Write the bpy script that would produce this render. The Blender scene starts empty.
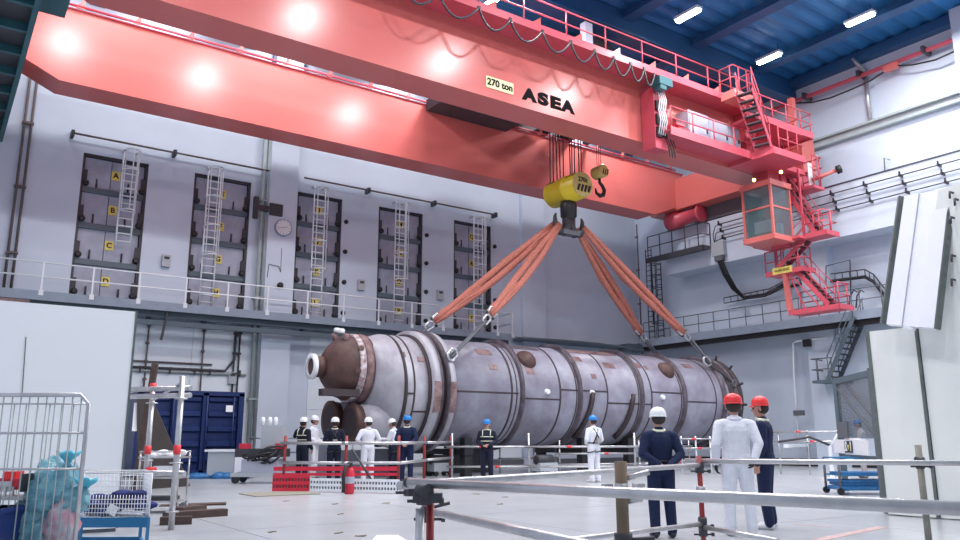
import bpy, bmesh, math, random
import numpy as np
from mathutils import Vector as V, Matrix
random.seed(7)
S = bpy.context.scene
COL = S.collection
PI = math.pi
# ------------------------------------------------------------------ camera
F, PIT, ROL, YAW, HC = 790.1, .2109, -.00156, .6067, 1.3
cy, sy, cp, sp = math.cos(YAW), math.sin(YAW), math.cos(PIT), math.sin(PIT)
FW = V((sy*cp, cy*cp, sp)); RT = V((cy, -sy, 0)); UP = RT.cross(FW)
RT, UP = RT*math.cos(ROL)+UP*math.sin(ROL), -RT*math.sin(ROL)+UP*math.cos(ROL)
CAM = V((0, 0, HC))
cd = bpy.data.cameras.new('camera'); cam = bpy.data.objects.new('camera', cd); COL.objects.link(cam)
cam.matrix_world = Matrix(((RT.x, UP.x, -FW.x, 0), (RT.y, UP.y, -FW.y, 0), (RT.z, UP.z, -FW.z, HC), (0, 0, 0, 1)))
cd.sensor_width = 36; cd.lens = F/960*36; cd.clip_start = .1; cd.clip_end = 300
S.camera = cam
# ------------------------------------------------------------------ world, light, exposure
S.view_settings.view_transform = 'Standard'; S.view_settings.look = 'None'
S.view_settings.gamma = 1; S.view_settings.use_curve_mapping = False
S.view_settings.exposure = 0.06
w = bpy.data.worlds.new('world'); S.world = w; w.use_nodes = True
w.node_tree.nodes['Background'].inputs[0].default_value = (.74, .84, 1.0, 1)
w.node_tree.nodes['Background'].inputs[1].default_value = .48
def area(name, loc, size, power, col=(1, .97, .98), rot=(0, 0, 0), sy_=None):
    l = bpy.data.lights.new(name, 'AREA'); l.energy = power; l.color = col
    if sy_: l.shape = 'RECTANGLE'; l.size = size; l.size_y = sy_
    else: l.shape = 'DISK'; l.size = size
    o = bpy.data.objects.new(name, l); COL.objects.link(o); o.location = loc; o.rotation_euler = rot
    return o
LAMPS = [(3.2, 20.2), (9.2, 20.2), (17, 20.2), (4, 13.9), (11, 13.9), (18, 13.9), (25, 13.9), (32, 10),
         (2, 7), (10, 7), (18, 7), (26, 6), (10, 26), (18, 25.5), (27, 26), (4, 26), (24, 17.8), (8, 0), (18, 0), (0, 0), (30, 3), (31.5, 14.5), (22, 9.5), (29, 9)]  # the last few are unseen fill, added to brighten the right side
for (x, y) in LAMPS:
    area('high_bay_and_fill', (x, y, 18.5), 1.0, 600)

for x in (1.5, 6.5, 12, 18, 24, 30):
    area('upper_wall_fill', (x, 32.2, 19.2), .6, 110, rot=(math.radians(60), 0, 0))  # unseen lights, added to brighten the top of the back wall

# ------------------------------------------------------------------ pixel helpers (points on real planes of the room)
def ray(x, y): return FW + RT*((x-480)/F) + UP*((270-y)/F)
def on(ax, v, x, y):
    d = ray(x, y); return CAM + d*((v-CAM[ax])/d[ax])
def gz(x, y, z=0): return on(2, z, x, y)
def gy(x, y, v): return on(1, v, x, y)
def gx(x, y, v): return on(0, v, x, y)

# ------------------------------------------------------------------ materials
def mat(name, col, rough=.5, metal=0., var=0., vs=3., bump=0., bs=40., var2=None, spec=.5, streak=False):
    m = bpy.data.materials.new(name); m.use_nodes = True; nt = m.node_tree; b = nt.nodes['Principled BSDF']
    b.inputs['Roughness'].default_value = rough; b.inputs['Metallic'].default_value = metal
    b.inputs['Specular IOR Level'].default_value = spec
    b.inputs['Base Color'].default_value = (*col, 1)
    tc = nt.nodes.new('ShaderNodeTexCoord')
    if var or var2:
        mp = nt.nodes.new('ShaderNodeMapping'); nt.links.new(tc.outputs['Object'], mp.inputs[0])
        if streak: mp.inputs['Scale'].default_value = (1, 1, .15)
        n = nt.nodes.new('ShaderNodeTexNoise'); n.inputs['Scale'].default_value = vs; n.inputs['Detail'].default_value = 6
        n.inputs['Roughness'].default_value = .62
        nt.links.new(mp.outputs[0], n.inputs['Vector'])
        r = nt.nodes.new('ShaderNodeValToRGB'); r.color_ramp.elements[0].position = .32; r.color_ramp.elements[1].position = .68
        c2 = var2 if var2 else tuple(c*(1-var) for c in col)
        r.color_ramp.elements[0].color = (*c2, 1); r.color_ramp.elements[1].color = (*col, 1)
        nt.links.new(n.outputs['Fac'], r.inputs[0]); nt.links.new(r.outputs[0], b.inputs['Base Color'])
    if bump:
        n2 = nt.nodes.new('ShaderNodeTexNoise'); n2.inputs['Scale'].default_value = bs; n2.inputs['Detail'].default_value = 4
        nt.links.new(tc.outputs['Object'], n2.inputs['Vector'])
        bp = nt.nodes.new('ShaderNodeBump'); bp.inputs['Strength'].default_value = bump; bp.inputs['Distance'].default_value = .02
        nt.links.new(n2.outputs['Fac'], bp.inputs['Height']); nt.links.new(bp.outputs[0], b.inputs['Normal'])
    return m
def emat(name, col, s):
    m = bpy.data.materials.new(name); m.use_nodes = True; b = m.node_tree.nodes['Principled BSDF']
    b.inputs['Base Color'].default_value = (*col, 1); b.inputs['Emission Color'].default_value = (*col, 1); b.inputs['Emission Strength'].default_value = s
    return m
def glass(name, col, alpha):
    m = mat(name, col, .08); m.node_tree.nodes['Principled BSDF'].inputs['Alpha'].default_value = alpha; return m
M = dict(
    wall=mat('painted wall', (.62, .70, .82), .6, var=.08, vs=.35, bump=.05, bs=6),
    wall_low=mat('wall panels lit pale', (.80, .88, .95), .5, var=.06, vs=.5),  # paler than the wall: brighter light low down is put into the colour
    floor=mat('coated concrete floor', (.45, .48, .51), .26, var=.13, vs=.6, bump=.03, bs=3),
    joint=mat('floor joint', (.25, .25, .27), .8),
    ceil=mat('blue corrugated sheet', (.02, .17, .42), .5, var=.15, vs=1),
    ceilbeam=mat('blue roof steel', (.02, .09, .22), .5),
    red=mat('crane red paint', (.66, .165, .15), .245, var=.07, vs=.5, bump=.04, bs=1.2, spec=.5),
    redd=mat('crane red steel', (.62, .09, .13), .4, var=.1, vs=2),
    hatch=mat('grey concrete panel', (.47, .50, .62), .6, var=.22, vs=1.6),
    dark=mat('dark steel', (.045, .045, .055), .5),
    dgrey=mat('dark grey paint', (.12, .13, .15), .6),  # plain dark grey, shared by many fittings
    steelblue=mat('blue grey walkway steel', (.30, .36, .45), .5, var=.15, vs=2),
    steeldk=mat('grey green beam', (.10, .14, .17), .5),
    teal=mat('teal painted steel', (.035, .14, .17), .5, var=.3, vs=1.5),
    wrail=mat('white painted rail', (.80, .84, .88), .45),
    galv=mat('galvanized steel', (.62, .62, .64), .36, metal=.75, var=.25, vs=6),
    galvp=mat('grey pipe paint', (.36, .42, .42), .5),
    brownpipe=mat('brown pipe', (.13, .10, .10), .6),
    yellow=mat('yellow paint', (.80, .62, .03), .35, var=.1, vs=2),
    lab=mat('yellow placard', (.80, .66, .16), .5),
    yend=mat('ochre paint', (.66, .52, .18), .4, var=.2, vs=4),
    ink=mat('black lettering ink', (.01, .01, .012), .9, spec=.1), black=mat('black paint', (.015, .015, .018), .45),
    white=mat('white paint', (.86, .88, .92), .45),
    board=mat('white laminate board', (.88, .91, .94), .45, var=.03, vs=.4),
    slab=mat('white coated slab', (.84, .86, .93), .45, var=.05, vs=2),
    rpanel=mat('cream panel', (.84, .87, .84), .5, var=.05, vs=.8),
    edge=mat('grey green edging', (.14, .17, .16), .6, var=.3, vs=6),
    vessel=mat('aged vessel paint', (.35, .355, .44), .36, vs=1.1, var2=(.21, .19, .25), bump=.15, bs=5),
    vlight=mat('pale vessel paint', (.52, .53, .59), .36, vs=1.1, var2=(.33, .30, .35), bump=.1, bs=5),
    vring=mat('vessel flange steel', (.13, .11, .14), .4, vs=3, var2=(.05, .035, .045)),
    rust=mat('rust brown steel', (.13, .065, .055), .55, vs=2.5, var2=(.06, .03, .03), bump=.3, bs=12),
    rust2=mat('rust stained band', (.33, .22, .22), .55, vs=3, var2=(.12, .06, .06)),
    seam=mat('dark weld seam', (.05, .035, .04), .6),
    wband=mat('chipped white band', (.78, .72, .76), .5, vs=7, var2=(.20, .08, .08)),
    sling=mat('orange webbing sling', (.56, .19, .14), .75, var=.35, vs=9, bump=.4, bs=60),
    blue=mat('navy container steel', (.006, .025, .13), .45, var=.25, vs=3),
    navy=mat('navy cotton', (.004, .014, .065), .85, var=.3, vs=14, bump=.5, bs=22),
    navyk=mat('dark blue cotton', (.006, .010, .035), .85, var=.3, vs=14, bump=.4, bs=22),
    wcloth=mat('white coverall fabric', (.80, .82, .90), .8, var=.08, vs=10, bump=.6, bs=18),
    skin=mat('skin', (.50, .26, .20), .5), hair=mat('dark hair', (.03, .02, .02), .7),
    whelm=mat('white helmet plastic', (.88, .90, .92), .2), rhelm=mat('red helmet plastic', (.82, .045, .05), .22),
    bhelm=mat('blue helmet plastic', (.02, .22, .62), .25), shoe=mat('dark shoe leather', (.03, .03, .035), .5),
    wshoe=mat('pale overshoe', (.72, .72, .74), .6), reflect=mat('reflective tape', (.78, .80, .62), .4), greyc=mat('grey cloth', (.35, .33, .35), .8),
    rpost=mat('red scaffold paint', (.33, .03, .03), .5, var=.3, vs=6), redtape=mat('red marker tape', (.85, .05, .06), .4),
    bpost=mat('rusty brown post', (.20, .13, .085), .7, vs=5, var2=(.11, .09, .06)),
    gpost=mat('weathered grey post', (.27, .26, .22), .6, var=.3, vs=8), redboard=mat('red plastic board', (.62, .02, .05), .45), bin=mat('blue bin plastic', (.01, .03, .16), .35),
    bag=mat('teal plastic bag', (.26, .52, .60), .18, vs=6, var2=(.06, .24, .33), bump=1., bs=16),
    cloth=mat('navy folded cloth', (.02, .035, .20), .85, var=.6, vs=12, bump=.6, bs=20),
    frill=mat('bright cyan film', (.10, .50, .66), .2), pink=mat('pink cloth', (.62, .20, .28), .8, vs=9, var2=(.35, .5, .55)), bframe=mat('blue cart paint', (.03, .20, .42), .4),
    wood=mat('dark timber', (.085, .05, .042), .7, var=.4, vs=8), ramp=mat('brown steel plate', (.055, .045, .042), .6, var=.2, vs=2),
    sheet=mat('blue tarpaulin', (.03, .20, .50), .4, var=.4, vs=8), mesh=glass('wire mesh haze', (.12, .14, .16), .42),
    pane=glass('cab glass', (.14, .22, .25), .38), lampg=emat('lit tube', (1, 1, .97), 14), lampy=emat('warm lamp', (1, .6, .15), 8),
    grate=mat('olive floor grate', (.26, .25, .20), .7), cream=mat('cream sign', (.80, .76, .45), .5),
    boxgrey=mat('grey cabinet', (.42, .46, .50), .5), lav=mat('pale cabinet', (.42, .44, .54), .4, var=.1, vs=2), paper=mat('white sheet', (.9, .9, .92), .6),
    leaf=mat('brown debris', (.20, .16, .11), .8), tape=mat('faded red floor paint', (.50, .27, .25), .5, vs=9, var2=(.56, .5, .5)),
    glv=mat('black glove', (.012, .012, .014), .7))

# ------------------------------------------------------------------ mesh builder
class MB:
    def __init__(s): s.v = []; s.f = []; s.sm = []
    def add(s, vs, fs, smooth=False):
        n = len(s.v); s.v += [tuple(v) for v in vs]; s.f += [tuple(i+n for i in f) for f in fs]; s.sm += [smooth]*len(fs); return s
    def box(s, c, d, R=None):
        c = V(c); pts = [V((x*d[0]/2, y*d[1]/2, z*d[2]/2)) for x in (-1, 1) for y in (-1, 1) for z in (-1, 1)]
        if R is not None: pts = [R @ p for p in pts]
        return s.add([c+p for p in pts], [(0, 1, 3, 2), (4, 6, 7, 5), (0, 4, 5, 1), (2, 3, 7, 6), (0, 2, 6, 4), (1, 5, 7, 3)])
    def bb(s, a, b):
        a = V(a); b = V(b); return s.box((a+b)/2, [abs(x) for x in (b-a)])
    def hexa(s, p):   # p: 4 bottom + 4 top
        return s.add(p, [(0, 3, 2, 1), (4, 5, 6, 7), (0, 1, 5, 4), (1, 2, 6, 5), (2, 3, 7, 6), (3, 0, 4, 7)])
    def prism(s, poly, ext):
        n = len(poly); e = V(ext); a = [V(p) for p in poly]
        return s.add(a+[p+e for p in a], [tuple(range(n))[::-1], tuple(range(n, 2*n))]+[(i, (i+1) % n, (i+1) % n+n, i+n) for i in range(n)])
    def frame(s, d):
        d = V(d).normalized(); u = d.cross(V((0, 0, 1)))
        if u.length < 1e-3: u = V((1, 0, 0))
        u.normalize(); return u, u.cross(d)
    def tube(s, a, b, r, r2=None, n=8):
        a = V(a); b = V(b); r2 = r if r2 is None else r2; u, w_ = s.frame(b-a)
        vs = [a+(u*math.cos(t)+w_*math.sin(t))*r for t in [2*PI*i/n for i in range(n)]]+[b+(u*math.cos(t)+w_*math.sin(t))*r2 for t in [2*PI*i/n for i in range(n)]]
        s.add(vs, [(i, (i+1) % n, (i+1) % n+n, i+n) for i in range(n)], True)
        k = len(s.v)-2*n; s.f += [tuple(range(k, k+n))[::-1], tuple(range(k+n, k+2*n))]; s.sm += [False, False]; return s
    def bar(s, a, b, w1, w2):
        a = V(a); b = V(b); u, w_ = s.frame(b-a); u = u*w1/2; w_ = w_*w2/2
        return s.hexa([a-u-w_, a+u-w_, a+u+w_, a-u+w_, b-u-w_, b+u-w_, b+u+w_, b-u+w_])
    def path(s, pts, r, n=6, closed=False):
        pts = [V(p) for p in pts]; m = len(pts); vs = []; prev = None
        for i, p in enumerate(pts):
            if closed: d = pts[(i+1) % m]-pts[i-1]
            else: d = pts[min(i+1, m-1)]-pts[max(i-1, 0)]
            d.normalize()
            if prev is None: u, w_ = s.frame(d)
            else: u = (prev-d*prev.dot(d)).normalized(); w_ = u.cross(d)
            prev = u; rr = r[i] if isinstance(r, (list, tuple)) else r
            vs += [p+(u*math.cos(t)+w_*math.sin(t))*rr for t in [2*PI*k/n for k in range(n)]]
        fs = [(i*n+k, i*n+(k+1) % n, (i+1)*n+(k+1) % n, (i+1)*n+k) for i in range(m-1) for k in range(n)]
        if closed: fs += [((m-1)*n+k, (m-1)*n+(k+1) % n, (k+1) % n, k) for k in range(n)]
        s.add(vs, fs, True)
        if not closed:
            k = len(s.v)-m*n; s.f += [tuple(range(k, k+n))[::-1], tuple(range(k+(m-1)*n, k+m*n))]; s.sm += [False]*2
        return s
    def lathe(s, o, d, prof, n=24, smooth=True, a0=0, a1=2*PI, cap=True):   # prof: (t along d, radius)
        o = V(o); d = V(d).normalized(); u, w_ = s.frame(d); full = abs(a1-a0-2*PI) < 1e-6; k = n if full else n+1
        vs = [o+d*t+(u*math.cos(a0+(a1-a0)*i/n)+w_*math.sin(a0+(a1-a0)*i/n))*r for t, r in prof for i in range(k)]
        fs = [(j*k+i, j*k+(i+1) % k, (j+1)*k+(i+1) % k, (j+1)*k+i) for j in range(len(prof)-1) for i in range(n)]
        s.add(vs, fs, smooth)
        if cap and full:
            b = len(s.v)-k*len(prof); s.f += [tuple(range(b, b+k))[::-1], tuple(range(b+k*(len(prof)-1), b+k*len(prof)))]; s.sm += [False]*2
        return s
    def loft(s, rings, n=40):     # rings (x, y, z, r) circles across X
        vs = [V((x, y+r*math.cos(2*PI*i/n), z+r*math.sin(2*PI*i/n))) for x, y, z, r in rings for i in range(n)]
        s.add(vs, [(j*n+i, j*n+(i+1) % n, (j+1)*n+(i+1) % n, (j+1)*n+i) for j in range(len(rings)-1) for i in range(n)], True)
        b = len(s.v)-n*len(rings); s.f += [tuple(range(b, b+n))[::-1], tuple(range(b+n*(len(rings)-1), b+n*len(rings)))]; s.sm += [False]*2
        return s
    def ball(s, c, r, n=10, m=6, R=None):
        c = V(c); r = (r, r, r) if not isinstance(r, (tuple, list)) else r; vs = []
        for j in range(m+1):
            ph = PI*j/m
            for i in range(n):
                p = V((r[0]*math.sin(ph)*math.cos(2*PI*i/n), r[1]*math.sin(ph)*math.sin(2*PI*i/n), r[2]*math.cos(ph)))
                vs.append(c+(R @ p if R is not None else p))
        return s.add(vs, [(j*n+i, (j+1)*n+i, (j+1)*n+(i+1) % n, j*n+(i+1) % n) for j in range(m) for i in range(n)], True)
    def build(s, name, m, parent=None, origin=None):
        me = bpy.data.meshes.new(name); o0 = V(origin) if origin is not None else (wloc(parent) if parent else V((0, 0, 0)))
        me.from_pydata([tuple(V(v)-o0) for v in s.v], [], s.f); me.polygons.foreach_set('use_smooth', s.sm)
        bm = bmesh.new(); bm.from_mesh(me); bmesh.ops.recalc_face_normals(bm, faces=bm.faces); bm.to_mesh(me); bm.free()
        me.materials.append(M[m] if isinstance(m, str) else m); me.update()
        o = bpy.data.objects.new(name, me); COL.objects.link(o)
        if parent: o.parent = parent; o.location = o0-wloc(parent)
        elif origin is not None: o.location = o0
        return o
def wloc(o):
    l = V(o.location)
    while o.parent: o = o.parent; l += V(o.location)
    return l
def tag(o, label=None, cat=None, group=None, kind=None):
    if label: o['label'] = label
    if cat: o['category'] = cat
    if group: o['group'] = group
    if kind: o['kind'] = kind
    return o
def empty(name, loc, label, cat, group=None):
    o = bpy.data.objects.new(name, None); COL.objects.link(o); o.location = loc; o.empty_display_size = .2
    return tag(o, label, cat, group)
def inst(src, loc, parent=None, rot=None, scale=None):
    o = src.copy(); COL.objects.link(o); o.parent = parent
    o.location = V(loc)-(wloc(parent) if parent else V((0, 0, 0)))
    if rot is not None: o.rotation_euler = rot
    if scale is not None: o.scale = scale
    return o
def struct(name, mb, m): o = mb.build(name, m); o['kind'] = 'structure'; return o
def text(s_, size, loc, xdir, ydir, m, parent, name='lettering', depth=.004, bold=.0):
    c = bpy.data.curves.new('t', 'FONT'); c.body = s_; c.size = size; c.extrude = depth; c.offset = bold; c.align_x = 'CENTER'; c.align_y = 'CENTER'
    t = bpy.data.objects.new('t', c); COL.objects.link(t)
    dg = bpy.context.evaluated_depsgraph_get(); me = bpy.data.meshes.new_from_object(t.evaluated_get(dg)); bpy.data.objects.remove(t)
    X = V(xdir).normalized(); Y = V(ydir).normalized(); Z = X.cross(Y); R = Matrix((X, Y, Z)).transposed().to_4x4()
    me.transform(R); me.materials.clear(); me.materials.append(M[m])
    o = bpy.data.objects.new(name, me); COL.objects.link(o); o.parent = parent; o.location = V(loc)-(wloc(parent) if parent else V((0, 0, 0)))
    return o
def lerp(a, b, t): return V(a)+(V(b)-V(a))*t
def railing(parent, pts, h, n, m, r=.022, rails=(1., .5), pname='post', post0=None, toe=None):
    """posts (each an object) and rails along a polyline of deck points"""
    pts = [V(p) for p in pts]; L = [(pts[i+1]-pts[i]).length for i in range(len(pts)-1)]; T = sum(L)
    pm = post0 or MB().tube((0, 0, 0), (0, 0, h), r, n=6).build(pname, m, None)
    first = post0 is None
    for k in range(n+1):
        d = T*k/n; i = 0
        while i < len(L)-1 and d > L[i]+1e-6: d -= L[i]; i += 1
        p = lerp(pts[i], pts[i+1], d/L[i])
        if first: pm.parent = parent; pm.location = p-wloc(parent); first = False; o = pm
        else: inst(pm, p, parent)
    for f in rails:
        MB().path([p+V((0, 0, h*f)) for p in pts], r, 6).build('rail', m, parent)
    if toe:
        b = MB()
        for i in range(len(pts)-1): b.bar(pts[i]+V((0, 0, toe/2)), pts[i+1]+V((0, 0, toe/2)), .02, toe)
        b.build('toe_board', m, parent)
    return pm
def ladder(parent, a, b, side, wd, step, m, r=.02, cage=None, cagedir=None):
    """a bottom, b top, side = unit vector across"""
    a = V(a); b = V(b); sd = V(side)*wd/2
    for s_ in (-1, 1): MB().tube(a+sd*s_, b+sd*s_, r, n=6).build('stile', m, parent)
    q = MB(); n = int((b-a).length/step)
    for k in range(1, n+1): p = lerp(a, b, (k-.3)/n); q.tube(p-sd, p+sd, r*.8, n=5)
    tag(q.build('rungs', m, parent), kind='stuff')
    if cage:
        z0, z1, nh = cage; cdv = V(cagedir); hp = None
        for k in range(nh):
            p = lerp(a, b, (z0+(z1-z0)*k/(nh-1))); pts = [p+sd*1.15*math.cos(t)+cdv*(.62*math.sin(t)) for t in [PI*i/8 for i in range(9)]]
            MB().path(pts, r*.9, 5).build('cage_hoop', m, parent)
        for t in (PI*.2, PI*.5, PI*.8):
            off = sd*1.15*math.cos(t)+cdv*.62*math.sin(t)
            MB().tube(lerp(a, b, z0)+off, lerp(a, b, z1)+off, r*.7, n=5).build('cage_strap', m, parent)
def stair(parent, a, b, wd, n, m, mt, rail_h=.95, side=None):
    """a bottom centre, b top centre"""
    a = V(a); b = V(b); d = b-a; hd = V((d.x, d.y, 0)).normalized(); sd = V((-hd.y, hd.x, 0))
    for s_ in (-1, 1): MB().bar(a+sd*wd/2*s_, b+sd*wd/2*s_, .04, .2).build('stringer', m, parent)
    ang = math.atan2(sd.y, sd.x)
    t0 = MB().box((0, 0, 0), (wd, .26, .04)).build('tread', mt, parent, origin=(0, 0, 0))
    for k in range(n):
        p = lerp(a, b, (k+.5)/n)
        o = t0 if k == 0 else inst(t0, p, parent)
        o.location = p-wloc(parent); o.rotation_euler = (0, 0, ang)
    for s_ in (-1, 1):
        e = sd*wd/2*s_
        for hh in (rail_h, rail_h*.5): MB().tube(a+e+V((0, 0, hh)), b+e+V((0, 0, hh)), .022, n=6).build('handrail', m, parent)
        for t in (0.03, .5, .97): MB().tube(lerp(a, b, t)+e, lerp(a, b, t)+e+V((0, 0, rail_h)), .022, n=6).build('baluster', m, parent)

D = 34.0; R_ = 35.5; H = 19.6
# ================================================================== THE SETTING
struct('floor', MB().bb((-30, -30, -.3), (R_+1, D+1, -.02)), 'joint')
fl = bpy.data.objects['floor']
g = 4.0; sl = None
for i in range(-1, 9):
    for j in range(-1, 9):
        x0, y0 = i*g, j*g; p = (x0+g/2, y0+g/2, 0)
        if sl is None: sl = MB().box((0, 0, -.015), (g-.018, g-.018, .03)).build('floor_slab', 'floor', fl, origin=(0, 0, 0))
        o = sl if (i, j) == (-1, -1) else inst(sl, p, fl)
        o.location = p
# hatch openings on the back wall
HP = [((84, 152), (149, 165)), ((195, 172.5), (251.5, 182.5)), ((297.5, 192), (342.5, 199.5)), ((379, 207), (423, 214.5)), ((454, 220), (491, 226))]
HX = [(gy(*a, D).x, gy(*b, D).x) for a, b in HP]; ZT = 12.68; ZD = 6.75
b = MB(); xs = [-3]+[v for h in HX for v in h]+[R_+1]
for i in range(0, len(xs), 2): b.bb((xs[i], D, ZD-.3), (xs[i+1], D+.8, ZT))
b.bb((-3, D, ZT), (R_+1, D+.8, H+1)).bb((-3, D, 0), (R_+1, D+.8, ZD-.3)).bb((-3, D+.6, 0), (R_+1, D+.8, H))
wb = struct('wall_back', b, 'wall')
# lower wall panels, with recessed joints
xs = [-2.9, 1.2, 4.9, 8.6, 12.0]; pn = None
for x0, x1 in [(-2.9, 1.5), (1.52, 5.2), (5.22, 8.9), (8.92, 12.2), (14.1, 17.0), (17.02, 20), (20.02, 23), (23.02, 26.2)]:
    for z0, z1 in ((.3, 2.6), (2.62, 6.1)):
        MB().bb((x0, D-.05, z0), (x1, D+.02, z1)).build('panel', 'wall_low', wb)
struct('trim_1', MB().bb((gy(269.5, 200, D-.55).x, D-.55, 0), (gy(297.5, 200, D-.55).x, D, H)), 'wall')        # clock column
struct('trim_2', MB().bb((26.3, D-.25, 0), (27.9, D, H)), 'wall')
b = MB().bb((R_, -4, 0), (R_+.6, D+.8, H+1))
b.bb((34.0, -4, 10.45), (R_, 30.3, 12.92))                                  # corbel carrying the crane rail
b.bb((34.9, 21.0, 0), (R_, 22.4, 10.45)).bb((34.7, 12.2, 12.92), (R_, 14.1, H))
b.bb((35.3, 22.4, 6.9), (R_, 30, 7.3))
struct('wall_right', b, 'wall')
struct('wall_left', MB().bb((-3.3, -4, 0), (-2.9, D+.8, H+1)), 'wall')
struct('baseboard_shadow_right', MB().bb((R_-.1, -4, 0), (R_, D, .35)), 'black')  # black skirting strip, with the shadow at the wall foot painted in
struct('baseboard_back', MB().bb((-2.9, D-.1, 0), (R_, D, .25)), 'dgrey')
# ceiling: corrugations run along x
b = MB(); n = 190; y0, y1 = -4., D+.8; vs = []
for k in range(n+1):
    y = y0+(y1-y0)*k/n; z = H+(.09 if (k//2) % 2 else 0)
    vs += [(-3.3, y, z), (R_+.6, y, z)]
b.add(vs, [(2*k, 2*k+1, 2*k+3, 2*k+2) for k in range(n)])
ce = struct('ceiling', b, 'ceil')
MB().bb((-3.3, -4, H+.4), (R_+.6, D+.8, H+.5)).build('roof_slab', 'dgrey', ce)
for x in (4, 10.5, 17, 23.2, 27.6, 32.2): 
    MB().bb((x-.12, -4, H-.42), (x+.12, D, H-.02)).bb((x-.3, -4, H-.46), (x+.3, D, H-.4)).build('purlin', 'ceilbeam', ce)
for y in (9.5, 22.3, 28.6)[:3]:
    MB().bb((-3, y-.14, H-1.15), (R_, y+.14, H-.05)).bb((-3, y-.4, H-1.22), (R_, y+.4, H-1.14)).build('roof_beam', 'ceilbeam', ce)
MB().bb((R_-.5, -4, H-.5), (R_, D, H-.02)).build('edge_beam', 'ceilbeam', ce)

# ================================================================== CRANE
YA0, YA1, YB0, YB1, ZG, ZGT = 21.35, 22.65, 28.47, 29.77, 13.2, 15.87
crane = empty('overhead_crane', (17, 25.5, 13.2), 'red twin-girder overhead travelling crane spanning the hall above the vessel', 'crane')
def girder(y0, y1, xl, xr):
    # haunched box girder
    poly = [(xl, y0, ZG+.5), (xl+1.1, y0, ZG), (xr, y0, ZG), (xr+.8, y0, ZG+.3), (xr+1.9, y0, ZG+.75), (xr+2.4, y0, ZGT), (xl, y0, ZGT)]
    o = MB().prism(poly, (0, y1-y0, 0)).build('girder', 'red', crane)
    for z in (ZGT, ZG+.0):
        pass
    MB().bb((xl, y0-.06, ZGT), (xr+2.4, y1+.06, ZGT+.05)).build('top_flange', 'redd', o)
    return o
gA = girder(YA0, YA1, 1.35, 31.3); gB = girder(YB0, YB1, 1.35, 31.3)
# far girder: conduit on little brackets along its top edge
MB().tube((1.6, YB0-.12, ZGT+.12), (33, YB0-.12, ZGT+.12), .05).build('conduit', 'redd', gB)
br = None
for i in range(17):
    x = 2.8+i*1.86
    if br is None: br = MB().prism([(-.12, 0, 0), (.14, 0, 0), (.14, 0, .42)], (0, .05, 0)).build('bracket', 'red', gB, origin=(0, 0, 0))
    o = br if i == 0 else inst(br, (x, YB0-.15, ZGT+.05), gB)
    o.location = V((x, YB0-.15, ZGT+.05))-wloc(gB)
# crane walkway on the near girder
YW = 20.2
dk = MB().bb((2, YW, ZGT-.06), (29, YA0, ZGT)).bb((2, YW-.03, ZGT-.2), (28, YW+.03, ZGT+.02)).bb((2, YW-.02, ZGT+.02), (28, YW+.01, ZGT+.1)).build('access_walkway', 'redd', crane)
railing(dk, [(2, YW, ZGT), (27.9, YW, ZGT)], 1.05, 13, 'redd', r=.03)
gs = None
for i in range(13):
    x = 2.25+25.9*i/13
    if gs is None: gs = MB().prism([(0, 0, 0), (.55, 0, 0), (.55, 0, .42)], (0, .03, 0)).build('gusset', 'red', dk, origin=(0, 0, 0))
    o = gs if i == 0 else inst(gs, (0, 0, 0), dk)
    o.location = V((x, YW+.03, ZGT))-wloc(dk)
# right end upper gallery
g2 = MB().bb((27.6, 19.2, 14.72), (31.8, 20.4, 14.82)).bb((27.6, 19.17, 14.62), (31.8, 19.22, 14.92)).bb((31.76, 19.2, 14.62), (31.82, YA0, 14.92)).bb((29.5, 20.4, 14.72), (31.8, YA0+.2, 14.82)).build('gallery', 'redd', crane)
railing(g2, [(27.8, 19.2, 14.82), (31.8, 19.2, 14.82), (31.8, YA0, 14.82)], 1.0, 6, 'redd', r=.028)
pf = MB().bb((26.7, YW-.7, ZGT-.35), (28.0, YW, ZGT)).build('stair_head_platform', 'red', crane)
railing(pf, [(26.7, YW, ZGT), (26.7, YW-.7, ZGT), (28.0, YW-.7, ZGT), (28.0, YW, ZGT)], 1.1, 5, 'redd', r=.028)
MB().bb((29.0, YA0-.6, 13.4), (31.6, YA0+1.1, 15.9)).build('girder_end_box', 'redd', crane)
# lower walkway with cabinets, in front of the near girder
lw = MB().bb((23.3, YW-.05, ZG+.2), (28.4, YA0, ZG+.3)).bb((23.3, YW-.08, ZG+.05), (28.4, YW-.03, ZG+.4)).build('service_walkway', 'redd', crane)
railing(lw, [(23.4, YW-.02, ZG+.3), (28.7, YW-.02, ZG+.3)], 1.0, 4, 'redd', r=.028)
for i, (x0, x1, zz) in enumerate(((24.9, 26.2, 1.35), (26.23, 27.5, 1.3), (27.53, 28.3, 1.25))):
    c = MB().bb((x0, 20.55, ZG+.3), (x1, 21.2, ZG+.3+zz)).build('electrical_cabinet', 'lav', crane)
    MB().bb((x0+.05, 20.52, ZG+.4), (x1-.05, 20.55, ZG+.2+zz)).build('cabinet_door', 'lav', c)
    MB().bb((x1-.2, 20.48, ZG+.8), (x1-.14, 20.52, ZG+.98)).build('handle', 'black', c)
c = MB().bb((22.90, 20.6, 12.75), (23.6, 21.3, 15.35)).build('switch_cupboard', 'redd', crane)
for z in (13.2, 13.75, 14.35): MB().bb((22.95, 20.5, z), (23.20, 20.62, z+.42)).bb((23.28, 20.5, z+.05), (23.52, 20.6, z+.35)).build('relay_unit', 'black', c)
for i, x in enumerate((23.00, 23.12, 23.24, 23.36)): MB().path([(x, 20.45, 15.2), (x+.05, 20.38, 14.8), (x-.03, 20.42, 14.3), (x+.06, 20.4, 13.9), (x, 20.5, 13.3)], .025, 5).build('white_cable', 'white', c)
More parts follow.
